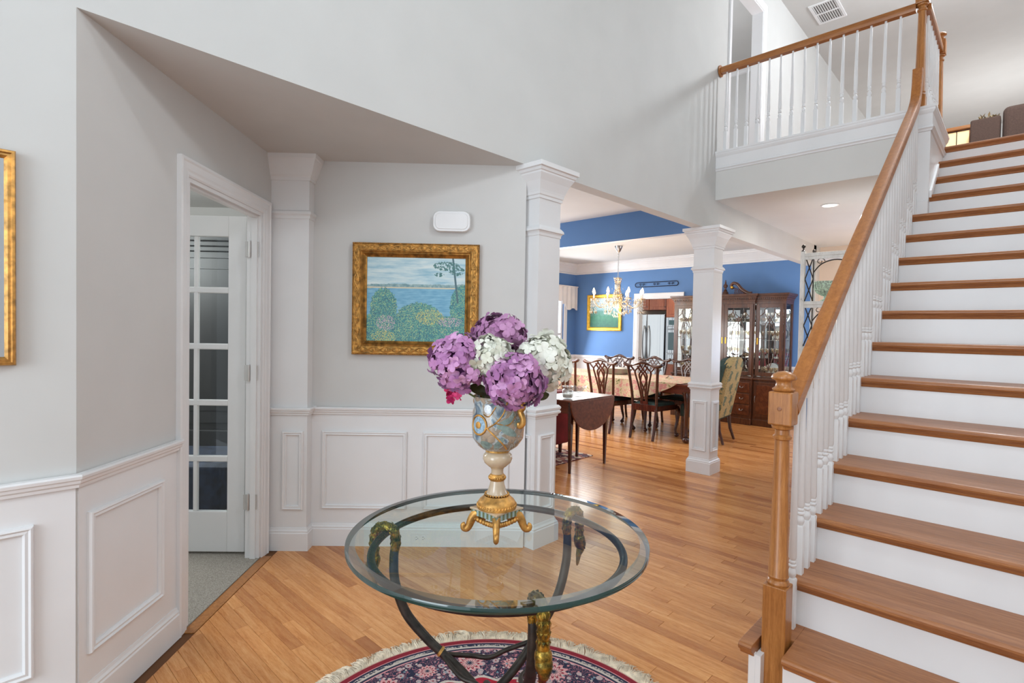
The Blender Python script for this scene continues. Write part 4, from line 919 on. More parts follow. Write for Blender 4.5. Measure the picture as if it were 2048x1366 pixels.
# ------------------------------------------------------------------ hydrangeas
def petalmat(name, a, b, c):
    N = NT(name); oi = N.n('ShaderNodeObjectInfo'); v = N.coord(); f = N.math('ADD', N.math('MULTIPLY', oi.outputs['Random'], .7), N.math('MULTIPLY', N.noise(v, 120, 2), .3))
    N.col(N.ramp(f, [(.15, a), (.5, b), (.85, c)])); N.set(Roughness=.6, Subsurface_Weight=.0, Sheen_Weight=.2); return N.m
M_lav = petalmat('lavender_petal', (154, 96, 148), (182, 122, 174), (208, 156, 198)); M_lav2 = petalmat('mauve_petal', (140, 84, 130), (168, 110, 156), (196, 146, 184)); M_whp = petalmat('white_petal', (204, 204, 182), (222, 222, 208), (238, 238, 228))
def floret_mesh(mat, sc_, seed):
    r = random.Random(seed); vs = []; fs = []
    for p in range(4):
        a = p * pi / 2 + r.uniform(-.12, .12); tilt = r.uniform(.1, .45); o = len(vs); L = sc_ * r.uniform(.9, 1.1)
        for i, (u, ws) in enumerate(((0, .12), (.3, .72), (.65, 1.0), (.92, .62), (1.0, .2))):
            for j in (-1, 0, 1):
                x = u * L; y = j * ws * L * .47; z = tilt * x * (1 - .3 * u) + (.10 * L * abs(j) * ws) - (.22 * L * u ** 3) + r.uniform(-.03, .03) * L
                vs.append((x * cos(a) - y * sin(a), x * sin(a) + y * cos(a), z))
        for i in range(4):
            for j in range(2): q = o + i * 3 + j; fs.append((q, q + 3, q + 4, q + 1))
    me = bpy.data.meshes.new('floret'); me.from_pydata(vs, [], fs); me.materials.append(mat); me.polygons.foreach_set('use_smooth', [True] * len(me.polygons)); return me
def cam_pt(px, py, d): return Vector((0, 0, 1.4)) + (F_ + R_ * ((px - 1024) / 1068.8) - U_ * ((py - 683) / 1068.8)) * d
def hydrangea(label, ctr, R, mat, n, seed, squash=.9, fs_=.0235):
    mouth = VC + Vector((0, 0, B0 + .10)); o = thing('hydrangea', label, 'flower', tuple(ctr), group='hydrangeas in the ornate vase')
    r = random.Random(seed); ms = [floret_mesh(mat, fs_, seed * 10 + k) for k in range(4)]
    base = (mouth - ctr).normalized()
    MB().ell((0, 0, 0), (R * .72, R * .72, R * .72 * squash), 14, 10).build('flower_core', M_core[mat.name], o, world=False, smooth=60)
    pts_ = bez([tuple(ctr + base * R * .5), tuple((ctr + mouth) / 2 + Vector((0, 0, .01))), tuple(mouth - Vector((0, 0, .05)))], 6)
    MB().tube(pts_, .0035, 6).build('stem', M_stem, o)
    for i in range(n):
        z = 1 - 2 * (i + .5) / n; a = i * 2.39996; d = Vector((sqrt(1 - z * z) * cos(a), sqrt(1 - z * z) * sin(a), z)) + Vector([r.uniform(-.13, .13) for _ in range(3)]); d.normalize()
        if d.dot(base) > .82: continue
        q = bpy.data.objects.new('floret', ms[i % 4]); col.objects.link(q); q.parent = o
        q.location = Vector((d.x, d.y, d.z * squash)) * (R * r.uniform(.80, 1.06) * (1 + .10 * noise.noise(Vector((d.x * 2.2 + seed, d.y * 2.2, d.z * 2.2))))); e = (d + Vector([r.uniform(-.5, .5) for _ in range(3)])).normalized()
        q.rotation_mode = 'QUATERNION'; q.rotation_quaternion = e.to_track_quat('Z', 'Y') @ Matrix.Rotation(r.random() * 6.28, 3, 'Z').to_quaternion(); s_ = r.uniform(.85, 1.15); q.scale = (s_, s_, s_)
    return o
M_core = {M_lav.name: plain('lavender_core', (120, 70, 124), .9), M_lav2.name: plain('mauve_core', (112, 66, 112), .9), M_whp.name: plain('white_core', (176, 178, 140), .9)}
hydrangea('lavender hydrangea on the far left of the bouquet', cam_pt(921, 724, 1.68), .088, M_lav, 150, 1, .98)
hydrangea('mauve hydrangea at the top of the bouquet', cam_pt(1001, 676, 1.80), .084, M_lav2, 135, 2, .9)
hydrangea('white hydrangea in the middle of the bouquet', cam_pt(984, 716, 1.66), .066, M_whp, 110, 3, .95)
hydrangea('lavender hydrangea low in front over the vase rim', cam_pt(1028, 762, 1.62), .086, M_lav, 150, 4, .92)
hydrangea('white hydrangea on the right side of the bouquet', cam_pt(1088, 725, 1.72), .082, M_whp, 140, 5, 1.05)
mg = thing('magenta_flower', 'small magenta flower cluster hanging below the left hydrangea', 'flower', tuple(cam_pt(905, 787, 1.69)))
ms = floret_mesh(M_magenta, .017, 77)
for k in range(12):
    q = bpy.data.objects.new('floret', ms); col.objects.link(q); q.parent = mg; r_ = rnd; q.location = (r_.uniform(-.022, .022), r_.uniform(-.022, .022), r_.uniform(-.022, .02)); q.rotation_euler = (r_.uniform(-1.5, 1.5), r_.uniform(-1.5, 1.5), r_.random() * 6)
MB().tube([tuple(cam_pt(905, 787, 1.69)), tuple(cam_pt(935, 785, 1.70)), tuple(VC + Vector((-.03, 0, B0 + .14)))], .003, 6).build('stem', M_stem, mg)
for i, (a, b) in enumerate((((935, 778), (985, 792)), ((1060, 800), (1098, 790)))):
    lf_ = thing('hydrangea_leaf', ('dark olive leaf under the left hydrangea over the vase rim', 'dark leaf behind the low front hydrangea')[i], 'leaf', tuple(cam_pt(*a, 1.69)))
    A = cam_pt(*a, 1.67 + .06 * i); B = cam_pt(*b, 1.70 + .06 * i); d = (B - A); nrm = Vector((-.4, -.4, .8)).normalized(); s_ = d.cross(nrm).normalized(); vs = []; fs = []
    for k in range(9):
        t = k / 8; wdt = .028 * sin(pi * min(1, t * .98 + .02)) ** .8
        for j in (-1, -.5, 0, .5, 1): p = A + d * t + s_ * wdt * j + nrm * (.006 * abs(j) + .006 * sin(pi * t)); vs.append(tuple(p))
    for k in range(8):
        for j in range(4): q = k * 5 + j; fs.append((q, q + 1, q + 6, q + 5))
    m = MB(); m.add(vs, fs); m.build('blade', M_leaf, lf_, smooth=80); MB().tube([tuple(A), tuple(B), tuple(VC + Vector((0, 0, B0 + .12)))], .0022, 6).build('stem', M_stem, lf_)

# ------------------------------------------------------------------ drop-leaf table by the column
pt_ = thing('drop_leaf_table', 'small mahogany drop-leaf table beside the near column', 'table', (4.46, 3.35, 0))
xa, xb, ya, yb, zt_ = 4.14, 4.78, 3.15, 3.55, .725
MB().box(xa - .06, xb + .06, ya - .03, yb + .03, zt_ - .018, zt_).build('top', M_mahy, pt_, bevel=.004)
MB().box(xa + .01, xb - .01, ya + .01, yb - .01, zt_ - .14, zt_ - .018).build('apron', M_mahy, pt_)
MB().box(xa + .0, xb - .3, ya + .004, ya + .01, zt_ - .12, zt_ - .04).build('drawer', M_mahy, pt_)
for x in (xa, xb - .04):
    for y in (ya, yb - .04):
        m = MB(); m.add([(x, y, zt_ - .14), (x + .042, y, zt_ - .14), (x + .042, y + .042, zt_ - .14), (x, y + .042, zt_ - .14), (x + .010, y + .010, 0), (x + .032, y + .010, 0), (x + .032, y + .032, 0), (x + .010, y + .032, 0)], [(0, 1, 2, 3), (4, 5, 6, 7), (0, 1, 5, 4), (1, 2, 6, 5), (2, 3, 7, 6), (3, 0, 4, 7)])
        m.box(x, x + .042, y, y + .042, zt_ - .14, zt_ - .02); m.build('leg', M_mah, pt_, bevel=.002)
def dleaf(y):
    pl_ = []
    for k in range(25): a = pi + pi * k / 24; pl_.append((xa + .31 + .375 * cos(a), zt_ - .012 + .31 * (sin(a) if abs(sin(a)) < 1 else sin(a))))
    m = MB(lambda a, b, c: (a, c, b)); m.prism(pl_, y - .016, y); m.build('drop_leaf', M_mahy, pt_, bevel=.003)
dleaf(ya - .032)
M_clear = thin('clear_cut_glass', (.93, .95, .95, 1), .34, .12)
jar = thing('glass_jar', 'ribbed clear glass candle jar on the drop-leaf table', 'jar', (4.21, 3.25, zt_))
c_ = (4.21, 3.25, zt_)
MB().lathe([(.040, 0), (.052, .006), (.054, .02), (.054, .085), (.048, .095), (.044, .10), (.050, .108), (.055, .125), (.052, .125), (.043, .104), (.048, .08), (.048, .012), (.005, .010)], 24, c_).build('jar_glass', M_clear, jar, smooth=40)
m = MB()
for k in range(20): a = 2 * pi * k / 20; m.tube([(c_[0] + .0545 * cos(a), c_[1] + .0545 * sin(a), zt_ + z) for z in (.02, .05, .082)], .003, 5)
m.build('ribs', M_clear, jar)
MB().lathe([(.046, .013), (.046, .045)], 20, c_).build('candle', plain('cream_wax', (232, 226, 214), .5), jar)
bw = thing('glass_bowl', 'clear pointed glass footed bowl on the drop-leaf table', 'bowl', (4.42, 3.28, zt_))
c_ = (4.42, 3.28, zt_)
m = MB(); m.lathe([(.036, 0), (.038, .006), (.014, .016), (.012, .026), (.03, .04), (.055, .065), (.085, .095), (.082, .097), (.05, .068), (.026, .044), (.004, .036)], 24, c_)
m.build('bowl_glass', M_clear, bw, smooth=40)
m = MB()
for k in range(12):
    a = 2 * pi * k / 12; p = Vector((cos(a), sin(a), 0)); s_ = Vector((-sin(a), cos(a), 0)); b = Vector(c_) + p * .083 + Vector((0, 0, .094)); m.add([tuple(b - s_ * .02), tuple(b + s_ * .02), tuple(b + p * .01 + Vector((0, 0, .018))), tuple(b + p * .003)], [(0, 1, 2), (0, 3, 1), (1, 3, 2), (2, 3, 0)])
m.build('pointed_rim', M_clear, bw)
# red armchair and runner rug
ra = thing('red_armchair', 'dark red upholstered armchair behind the drop-leaf table', 'armchair', (4.5, 4.2, 0))
MB().box(3.76, 4.88, 3.70, 3.90, .12, .72).build('arm', M_red, ra, bevel=.05, seg=4); MB().box(3.76, 4.88, 4.62, 4.82, .12, .62).build('arm', M_red, ra, bevel=.05, seg=4)
MB().box(3.8, 4.94, 3.9, 4.64, .12, .44).build('seat', M_red, ra, bevel=.05, seg=4); MB().box(3.58, 3.84, 3.72, 4.82, .12, .95).build('back', M_red, ra, bevel=.07, seg=4)
for a in (3.72, 4.80):
    for b in (3.8, 4.75): MB().lathe([(.018, 0), (.028, .13)], 10, (a, b, .006)).build('leg', M_mah, ra)
def rug2():
    N = NT('small_rug_pile'); v = N.coord(); vo = N.n('ShaderNodeTexVoronoi'); vo.inputs['Scale'].default_value = 20; N.l(v, vo.inputs['Vector']); sp = N.n('ShaderNodeSeparateXYZ'); N.l(vo.outputs['Color'], sp.inputs[0])
    N.col(N.ramp(sp.outputs[0], [(0, (110, 52, 52)), (.35, (176, 120, 108)), (.6, (206, 190, 170)), (.85, (92, 70, 84))], 'CONSTANT')); N.set(Roughness=.95); return N.m
rg = thing('area_rug', 'faded red patterned rug under the red armchair', 'rug', (4.0, 4.1, 0))
MB().box(3.42, 4.95, 3.45, 5.2, .0005, .008).build('pile', rug2(), rg)

# ------------------------------------------------------------------ dining chairs
def chippendale(label, seatmat):
    o = thing('dining_chair', label, 'chair', (0, 0, 0), 0, 'carved dining chairs around the table')
    B = lambda m, n, **k: m.build(n, k.pop('mat', M_mah), o, world=False, **k)
    # local: faces +X, back at x=0, width along Y
    for sg in (-1, 1):
        lgp = bez([(-.055, .165 * sg, 0), (-.02, .168 * sg, .15), (0, .17 * sg, .30), (.012, .172 * sg, .44), (.0, .182 * sg, .60), (-.03, .20 * sg, .80), (-.055, .215 * sg, .955)], 4)
        B(MB().tube(lgp, .0195, 8, flat=.9), 'back_post', smooth=50)
        fr = bez([(.45, .235 * sg, .40), (.475, .245 * sg, .34), (.465, .24 * sg, .22), (.44, .228 * sg, .10), (.45, .232 * sg, .05)], 5); n_ = len(fr)
        L_ = B(MB().tube(fr, [.034 - .020 * min(1, (i / n_) * 1.25) + (.004 if i > n_ * .85 else 0) for i in range(n_)], 10), 'leg', smooth=60)
        MB().ell((.462, .235 * sg, .028), (.034, .030, .028), 12, 8).build('ball_foot', M_mah, L_, world=False, smooth=60)
    for x in (0, ): B(MB().box(-.005, .022, -.17, .17, .37, .455), 'rear_rail', bevel=.003)
    B(MB().box(.435, .46, -.225, .225, .37, .44), 'front_rail', bevel=.003)
    for sg in (-1, 1):
        m = MB(); m.add([(0, .155 * sg, .375), (0, .18 * sg, .375), (.45, .245 * sg, .375), (.45, .22 * sg, .375), (0, .155 * sg, .44), (0, .18 * sg, .44), (.45, .245 * sg, .44), (.45, .22 * sg, .44)], [(0, 1, 2, 3), (4, 5, 6, 7), (0, 1, 5, 4), (1, 2, 6, 5), (2, 3, 7, 6), (3, 0, 4, 7)]); B(m, 'side_rail')
    m = MB(); m.add([(.015, -.16, .435), (.445, -.222, .435), (.445, .222, .435), (.015, .16, .435), (.03, -.15, .475), (.43, -.205, .475), (.43, .205, .475), (.03, .15, .475)], [(0, 3, 2, 1), (4, 5, 6, 7), (0, 1, 5, 4), (1, 2, 6, 5), (2, 3, 7, 6), (3, 0, 4, 7)]); B(m, 'seat', mat=seatmat, bevel=.012, seg=3)
    # serpentine top rail with ears
    tp = bez([(-.058, -.275, .985), (-.058, -.235, .962), (-.058, -.16, .958), (-.060, -.08, .985), (-.062, 0, 1.005), (-.060, .08, .985), (-.058, .16, .958), (-.058, .235, .962), (-.058, .275, .985)], 5); n_ = len(tp)
    B(MB().tube(tp, [.014 + .017 * abs(sin(pi * 2.5 * i / (n_ - 1) + .6)) for i in range(n_)], 8, flat=.75), 'top_rail', smooth=60)
    def bx_(z): return .008 - .068 * max(0, (z - .46) / .5) ** 1.3
    def strap(pts, r=.0125): return MB().tube([(bx_(z), y, z) for y, z, _ in bez([(y, z, 0) for y, z in pts], 6)], r, 6, flat=.8, up=(1, 0, 0))
    m = MB(); allp = []
    for sg in (-1, 1):
        for pts in ([(.04 * sg, .49), (.045 * sg, .56), (.07 * sg, .68), (.10 * sg, .80), (.115 * sg, .88), (.07 * sg, .93), (.03 * sg, .97)], [(.012 * sg, .52), (.02 * sg, .62), (-.035 * sg, .74), (-.055 * sg, .84), (0, .92), (.04 * sg, .975)], [(.03 * sg, .50), (.03 * sg, .62), (.045 * sg, .74), (.02 * sg, .84), (-.04 * sg, .90), (-.075 * sg, .955)], [(.11 * sg, .88), (.14 * sg, .91), (.17 * sg, .945)]):
            mm = strap(pts); m.add(mm.v, mm.f)
    m.box(-.002, .016, -.055, .055, .45, .50); B(m, 'pierced_splat', smooth=60)
    return o
c0_ = chippendale('carved dining chair at the near side of the table, nearest the white column', M_green)
c0_.location = (6.235, 3.56, 0)
dup(c0_, (6.24, 4.22, 0), 0, 'carved dining chair at the near side of the table, middle of the three')
dup(c0_, (6.26, 4.88, 0), 0, 'carved dining chair at the near side, behind the white hydrangea')
dup(c0_, (7.55, 4.82, 0), pi, 'carved dining chair across the table, in front of the blue wall')
dup(c0_, (7.55, 4.18, 0), pi, 'carved dining chair across the table, in front of the kitchen doorway')
dup(c0_, (7.55, 3.60, 0), pi, 'carved dining chair across the table, in front of the china cabinet')
# upholstered host chairs
def damask(name, base, fig):
    N = NT(name); v = N.coord(); w1 = N.n('ShaderNodeTexWave'); w1.inputs['Scale'].default_value = 1.2; w1.inputs['Distortion'].default_value = 9; w1.inputs['Detail'].default_value = 3; w1.inputs['Detail Scale'].default_value = 2.2; N.l(v, w1.inputs[0])
    sp = N.n('ShaderNodeSeparateXYZ'); N.l(v, sp.inputs[0]); u = N.math('SINE', N.math('MULTIPLY', sp.outputs[0], 24)); zz = N.math('SINE', N.math('MULTIPLY', sp.outputs[2], 20))
    f = N.math('ADD', N.math('MULTIPLY', u, zz), N.math('MULTIPLY', N.math('SUBTRACT', N.noise(v, 26, 3), .5), 3.2)); N.col(N.ramp(N.math('ADD', N.math('MULTIPLY', f, .5), .5), [(.0, fig), (.30, fig), (.36, base), (.62, tuple(int(x * 1.08) for x in base)), (.66, fig), (.72, base), (1, base)])); N.set(Roughness=.8); return N.m
M_dam = damask('gold_damask', (158, 138, 94), (88, 98, 78))
def host(label, loc, rz):
    o = thing('upholstered_chair', label, 'chair', loc, rz)
    # local: faces +Y, back toward -Y
    m = MB(); pl_ = []
    W_ = .255
    out = [(-W_, .32), (-W_ - .02, .80), (-W_ - .01, 1.0), (-.19, 1.06), (-.10, 1.09), (0, 1.10), (.10, 1.09), (.19, 1.06), (W_ + .01, 1.0), (W_ + .02, .80), (W_, .32)]
    vs = []
    for (a, b) in ((0, 0), (1, 0)):
        for x, z in out: lean = -.24 * max(0, z - .42); vs.append((x, (-.0 if a == 0 else .11) + lean, z))
    n = len(out); m.add(vs, [tuple(range(n)), tuple(range(2 * n - 1, n - 1, -1))] + [(i, (i + 1) % n, (i + 1) % n + n, i + n) for i in range(n)])
    b_ = m.build('back', M_dam, o, world=False, bevel=.012, seg=2)
    m = MB(); m.add([(x * 1.035, y - .04, z * .985 + .01) for x, y, z in vs[n:]] + [(x * 1.03, y + .07, z * .975 + .015) for x, y, z in vs[n:]], [tuple(range(n)), tuple(range(2 * n - 1, n - 1, -1))] + [(i, (i + 1) % n, (i + 1) % n + n, i + n) for i in range(n)]); m.build('back_cushion', M_green, o, world=False, label='dark green front of the back')
    MB().box(-.27, .27, .0, .5, .30, .47).build('seat', M_green, o, world=False, bevel=.03, seg=3)
    for sg in (-1, 1):
        MB().tube([(.225 * sg, .02, .32), (.225 * sg, .0, .15), (.235 * sg, -.05, 0)], [.024, .02, .016], 8).build('leg', M_mah, o, world=False, smooth=50)
        MB().tube([(.225 * sg, .47, .32), (.225 * sg, .48, .15), (.23 * sg, .475, 0)], [.026, .02, .016], 8).build('leg', M_mah, o, world=False, smooth=50)
    return o
host('gold damask host chair with its back turned, right of the white column', (6.90, 2.76, 0), .10)
host('dark green host chair at the far left end of the table by the window', (6.95, 6.05, 0), pi)

# ------------------------------------------------------------------ dining table
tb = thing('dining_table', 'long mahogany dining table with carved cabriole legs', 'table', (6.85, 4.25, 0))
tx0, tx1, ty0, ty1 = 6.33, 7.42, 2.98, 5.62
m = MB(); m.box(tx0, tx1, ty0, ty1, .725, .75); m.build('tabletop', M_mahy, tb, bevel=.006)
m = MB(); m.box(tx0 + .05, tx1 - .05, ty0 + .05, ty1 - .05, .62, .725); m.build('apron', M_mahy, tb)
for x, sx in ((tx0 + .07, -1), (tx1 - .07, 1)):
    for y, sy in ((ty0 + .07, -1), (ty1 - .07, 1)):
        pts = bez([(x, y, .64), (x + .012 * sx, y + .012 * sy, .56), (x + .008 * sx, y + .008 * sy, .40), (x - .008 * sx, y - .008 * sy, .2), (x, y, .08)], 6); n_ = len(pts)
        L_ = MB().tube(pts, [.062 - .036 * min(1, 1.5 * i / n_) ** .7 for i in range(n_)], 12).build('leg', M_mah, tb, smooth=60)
        MB().ell((x, y, .042), (.048, .048, .042), 14, 10).build('claw_foot', M_mah, L_, smooth=60)
        m = MB()
        for k in range(7): a = rnd.random() * 6.28; m.ell((x + .05 * cos(a), y + .05 * sin(a), .54 + k * .012), (.014, .014, .018), 6, 5)
        m.build('carving', M_mah, L_, smooth=60)
def cloth_mat():
    N = NT('floral_tablecloth'); v = N.coord(); n1 = N.noise(v, 11, 4, .65, 1.2); vo = N.n('ShaderNodeTexVoronoi'); vo.inputs['Scale'].default_value = 34; N.l(v, vo.inputs['Vector']); sp = N.n('ShaderNodeSeparateXYZ'); N.l(vo.outputs['Color'], sp.inputs[0])
    f = N.math('ADD', N.math('MULTIPLY', n1, 1.0), N.math('MULTIPLY', sp.outputs[0], .12)); N.col(N.ramp(f, [(.36, (84, 96, 52)), (.40, (128, 128, 76)), (.45, (204, 184, 146)), (.58, (222, 200, 168)), (.63, (206, 128, 128)), (.70, (220, 156, 146)), (.78, (220, 204, 164)), (.9, (120, 124, 76))])); N.set(Roughness=.9); return N.m
tcl = thing('tablecloth', 'floral tablecloth draped over the dining table', 'tablecloth', (6.85, 4.35, .752))
m = MB(); cy0 = 3.10; vs = []; fs = []; NU, NV = 60, 26
m = MB()
xs = [(-.20, -1), (-.12, -1), (-.05, -1), (0, 0)] ; nx = 14
cols_ = []
def drop_at(y): return .24 * min(1, max(0, (y - 3.16) / .55)) ** .7
for j in range(NU + 1):
    y = cy0 + (ty1 + .02 - cy0) * j / NU; dr = drop_at(y)
    row = []
    for k in range(5): q = 1 - k / 4; row.append((tx0 - .008 - .012 * q - .014 * sin(y * 17 + q) * q, y, .754 - dr * q))
    for k in range(1, 13): row.append((tx0 + (tx1 - tx0) * k / 13, y, .7555))
    for k in range(5): q = k / 4; row.append((tx1 + .008 + .012 * q, y, .754 - dr * q))
    cols_.append(row)
nr = len(cols_[0]); vs = [p for r_ in cols_ for p in r_]
fs = [(j * nr + k, j * nr + k + 1, (j + 1) * nr + k + 1, (j + 1) * nr + k) for j in range(NU) for k in range(nr - 1)]
m.add(vs, fs); m.build('cloth', cloth_mat(), tcl, smooth=60)
tr_ = thing('serving_dish', 'oval silver serving dish on the floral tablecloth', 'dish', (6.95, 4.45, .757))
m = MB(); m.lathe([(.10, 0), (.14, .01), (.17, .05), (.19, .085), (.205, .09), (.20, .094), (.16, .05), (.01, .02)], 32); m.v = [(a * 1.0 + 6.95, b * 1.4 + 4.45, c + .757) for a, b, c in m.v]; m.build('dish_body', M_chrome, tr_, smooth=50)
pc = thing('paper_card', 'small folded white card on the right end of the tablecloth', 'card', (6.9, 3.55, .757))
MB().add([(6.86, 3.5, .758), (6.94, 3.5, .758), (6.93, 3.55, .80), (6.87, 3.55, .80), (6.86, 3.6, .758), (6.94, 3.6, .758)], [(0, 1, 2, 3), (3, 2, 5, 4)]).build('card', M_linen, pc)

# ------------------------------------------------------------------ china cabinet
hc = thing('china_cabinet', 'carved mahogany breakfront china cabinet with glass doors against the blue wall', 'cabinet', (8.62, 3.35, 0))
YC = 3.43; hw = .885; XF = 8.44; XU = 8.50; XE = 8.86; ch_ = .455
sections = [(YC - hw, YC - ch_, 0), (YC - ch_, YC + ch_, -.045), (YC + ch_, YC + hw, 0)]
s_dark = False
for (a, b, dx) in sections:
    MB().box(XF + dx, XE, a, b, 0, .10).build('plinth', M_hutch, hc, bevel=.006); MB().box(XF + dx + .015, XE, a + .002, b - .002, .10, .70).build('lower_case', M_hutch, hc, bevel=.002)
    MB().box(XF + dx - .012, XE, a - .008, b + .008, .70, .725).build('counter', M_hutch, hc, bevel=.006)
    m = MB(); m.box(XE - .02, XE, a + .001, b - .001, .75, 1.86); m.box(XU + dx, XU + dx + (.36 if s_dark else .03), a + .0005, a + .03, .75, 1.86); m.box(XU + dx, XU + dx + .03, b - .03, b - .0005, .75, 1.86); m.box(XU + dx, XE, a, b, 1.86, 1.90); m.box(XU + dx, XE, a, b, .725, .75); m.build('upper_case', M_hutch, hc)
    MB().box(XE - .024, XE - .021, a + .03, b - .03, .76, 1.86).build('mirror_back', M_mirror, hc)
    for z in (1.03, 1.30, 1.58): MB().box(XU + dx + .05, XE - .03, a + .03, b - .03, z, z + .006).build('glass_shelf', M_clear, hc)
    m = MB()
    for e, z in ((.006, 1.90), (.014, 1.925), (.03, 1.95), (.045, 1.975), (.055, 1.99)): m.box(XU + dx - e, XE, a - e, b + e, z, z + .026)
    cn2 = m.build('cornice', M_hutch, hc, bevel=.004)
    m = MB(); y = a + .01
    while y < b - .02: m.box(XU + dx - .022, XU + dx - .006, y, y + .014, 1.93, 1.95); y += .028
    m.build('dentils', M_hutch, cn2)
for sg_, ye in ((1, YC + hw), (-1, YC - hw)):
    MB().box(XE - .05, XE - .02, min(ye, ye - .03 * sg_), max(ye, ye - .03 * sg_), .75, 1.86).build('corner_post', M_hutch, hc)
    MB().box(XU + .03, XE - .05, min(ye - .012 * sg_, ye - .016 * sg_), max(ye - .012 * sg_, ye - .016 * sg_), .75, 1.86).build('side_pane', M_pane, hc)
def hdoor(a, b, dx, hside):
    x = XU + dx; z0, z1 = .76, 1.86
    m = MB(); m.box(x - .018, x, a, a + .05, z0, z1); m.box(x - .018, x, b - .05, b, z0, z1); m.box(x - .018, x, a + .05, b - .05, z0, z0 + .06); m.box(x - .018, x, a + .05, b - .05, z1 - .06, z1); d = m.build('glass_door', M_hutch, hc, bevel=.002)
    MB().box(x - .010, x - .007, a + .05, b - .05, z0 + .06, z1 - .06).build('pane', M_pane, d)
    c = (a + b) / 2; w_ = (b - a) / 2 - .05; m = MB(); X_ = x - .012; zb, zt2 = z0 + .07, z1 - .07; H = zt2 - zb
    def s_(pts): return m.tube([(X_, p[0], p[1]) for p in bez([(q[0], q[1], 0) for q in pts], 6)], .006, 6)
    s_([(c, zb), (c, zt2 - .12)])
    for sg in (-1, 1):
        s_([(c, zb + .02), (c + .45 * w_ * sg, zb + .25 * H), (c + .6 * w_ * sg, zb + .5 * H), (c + .45 * w_ * sg, zb + .72 * H), (c, zt2 - .13)])
        s_([(c - .05 * sg, zt2 - .30), (c + .35 * w_ * sg, zt2 - .12), (c + .55 * w_ * sg, zt2 - .02)])
        s_([(c + w_ * sg, zt2 - .12), (c + .6 * w_ * sg, zt2 - .07), (c + .45 * w_ * sg, zt2)]); s_([(c + w_ * sg, zb + .52 * H), (c + .6 * w_ * sg, zb + .52 * H)])
    m.build('fretwork', M_hutch, d, smooth=60)
    MB().box(x - .024, x - .018, (a + .018 if hside > 0 else b - .032), (a + .032 if hside > 0 else b - .018), 1.24, 1.34).build('handle', M_goldy, d)
hdoor(YC - hw + .03, YC - ch_ - .015, 0, -1); hdoor(YC - ch_ + .02, YC - .002, -.045, -1); hdoor(YC + .002, YC + ch_ - .02, -.045, 1); hdoor(YC + ch_ + .015, YC + hw - .03, 0, 1)
# lower doors and drawers
def ldoor(a, b, dx, z0, z1):
    x = XF + dx + .015; d = MB().box(x - .012, x, a, b, z0, z1).build('cupboard_door', M_hutch, hc, bevel=.003); MB().box(x - .016, x - .011, a + .035, b - .035, z0 + .045, z1 - .045).build('door_panel', M_burl, d, bevel=.004)
    MB().tube([(x - .014, b - .02, (z0 + z1) / 2 + .05), (x - .03, b - .02, (z0 + z1) / 2 + .02), (x - .03, b - .02, (z0 + z1) / 2 - .02), (x - .014, b - .02, (z0 + z1) / 2 - .05)], .004, 6).build('handle', M_chrome, d)
ldoor(YC - hw + .03, YC - ch_ - .02, 0, .14, .67); ldoor(YC + ch_ + .02, YC + hw - .03, 0, .14, .67); ldoor(YC + .10, YC + ch_ - .03, -.045, .14, .67)
for k in range(3):
    z = .15 + k * .175; x = XF - .045 + .015; d = MB().box(x - .012, x, YC - ch_ + .03, YC - .0, z, z + .155).build('drawer', M_burl, hc, bevel=.004)
    for yy in (YC - .31, YC - .08): MB().tube([(x - .012, yy - .025, z + .09), (x - .03, yy - .015, z + .07), (x - .03, yy + .015, z + .07), (x - .012, yy + .025, z + .09)], .0045, 6).build('handle', M_chrome, d)
d = MB().box(XF - .042, XF - .030, YC + .0, YC + .09, .15, .67).build('drawer', M_burl, hc, bevel=.004)
# broken scroll pediment and finial
for sg in (-1, 1):
    pts = bez([(XU - .04, YC + sg * .40, 2.02), (XU - .04, YC + sg * .34, 2.03), (XU - .04, YC + sg * .25, 2.09), (XU - .04, YC + sg * .18, 2.17), (XU - .04, YC + sg * .12, 2.19), (XU - .04, YC + sg * .085, 2.15), (XU - .04, YC + sg * .10, 2.115), (XU - .04, YC + sg * .125, 2.13)], 6); n_ = len(pts)
    MB().tube(pts, [.030 - .010 * i / n_ for i in range(n_)], 8, up=(1, 0, 0)).build('scroll_pediment', M_hutch, hc, smooth=60)
    MB().ell((XU - .062, YC + sg * .105, 2.125), (.012, .02, .02), 10, 8).build('rosette', M_goldy, hc, smooth=60)
    m = MB()
    for k in range(9):
        y = YC + sg * (.13 + .026 * k); top = 2.13 - .012 * k
        m.tube([(XU - .03, y, 2.015), (XU - .03, y + .018 * sg, (2.015 + top) / 2), (XU - .03, y - .004 * sg, top)], .005, 5); m.tube([(XU - .03, y + .03 * sg, 2.015), (XU - .03, y + .006 * sg, (2.015 + top) / 2), (XU - .03, y + .02 * sg, top - .01)], .004, 5)
    m.build('pierced_fret', M_hutch, hc)
MB().lathe([(.05, 2.015), (.045, 2.05), (.02, 2.08), (.03, 2.09), (.012, 2.10), (.014, 2.12), (.032, 2.145), (.032, 2.165), (.012, 2.19), (.016, 2.20), (.008, 2.215), (.007, 2.24), (.002, 2.25)], 16, (XU, YC + .02, 0)).build('finial', M_hutch, hc, smooth=50)
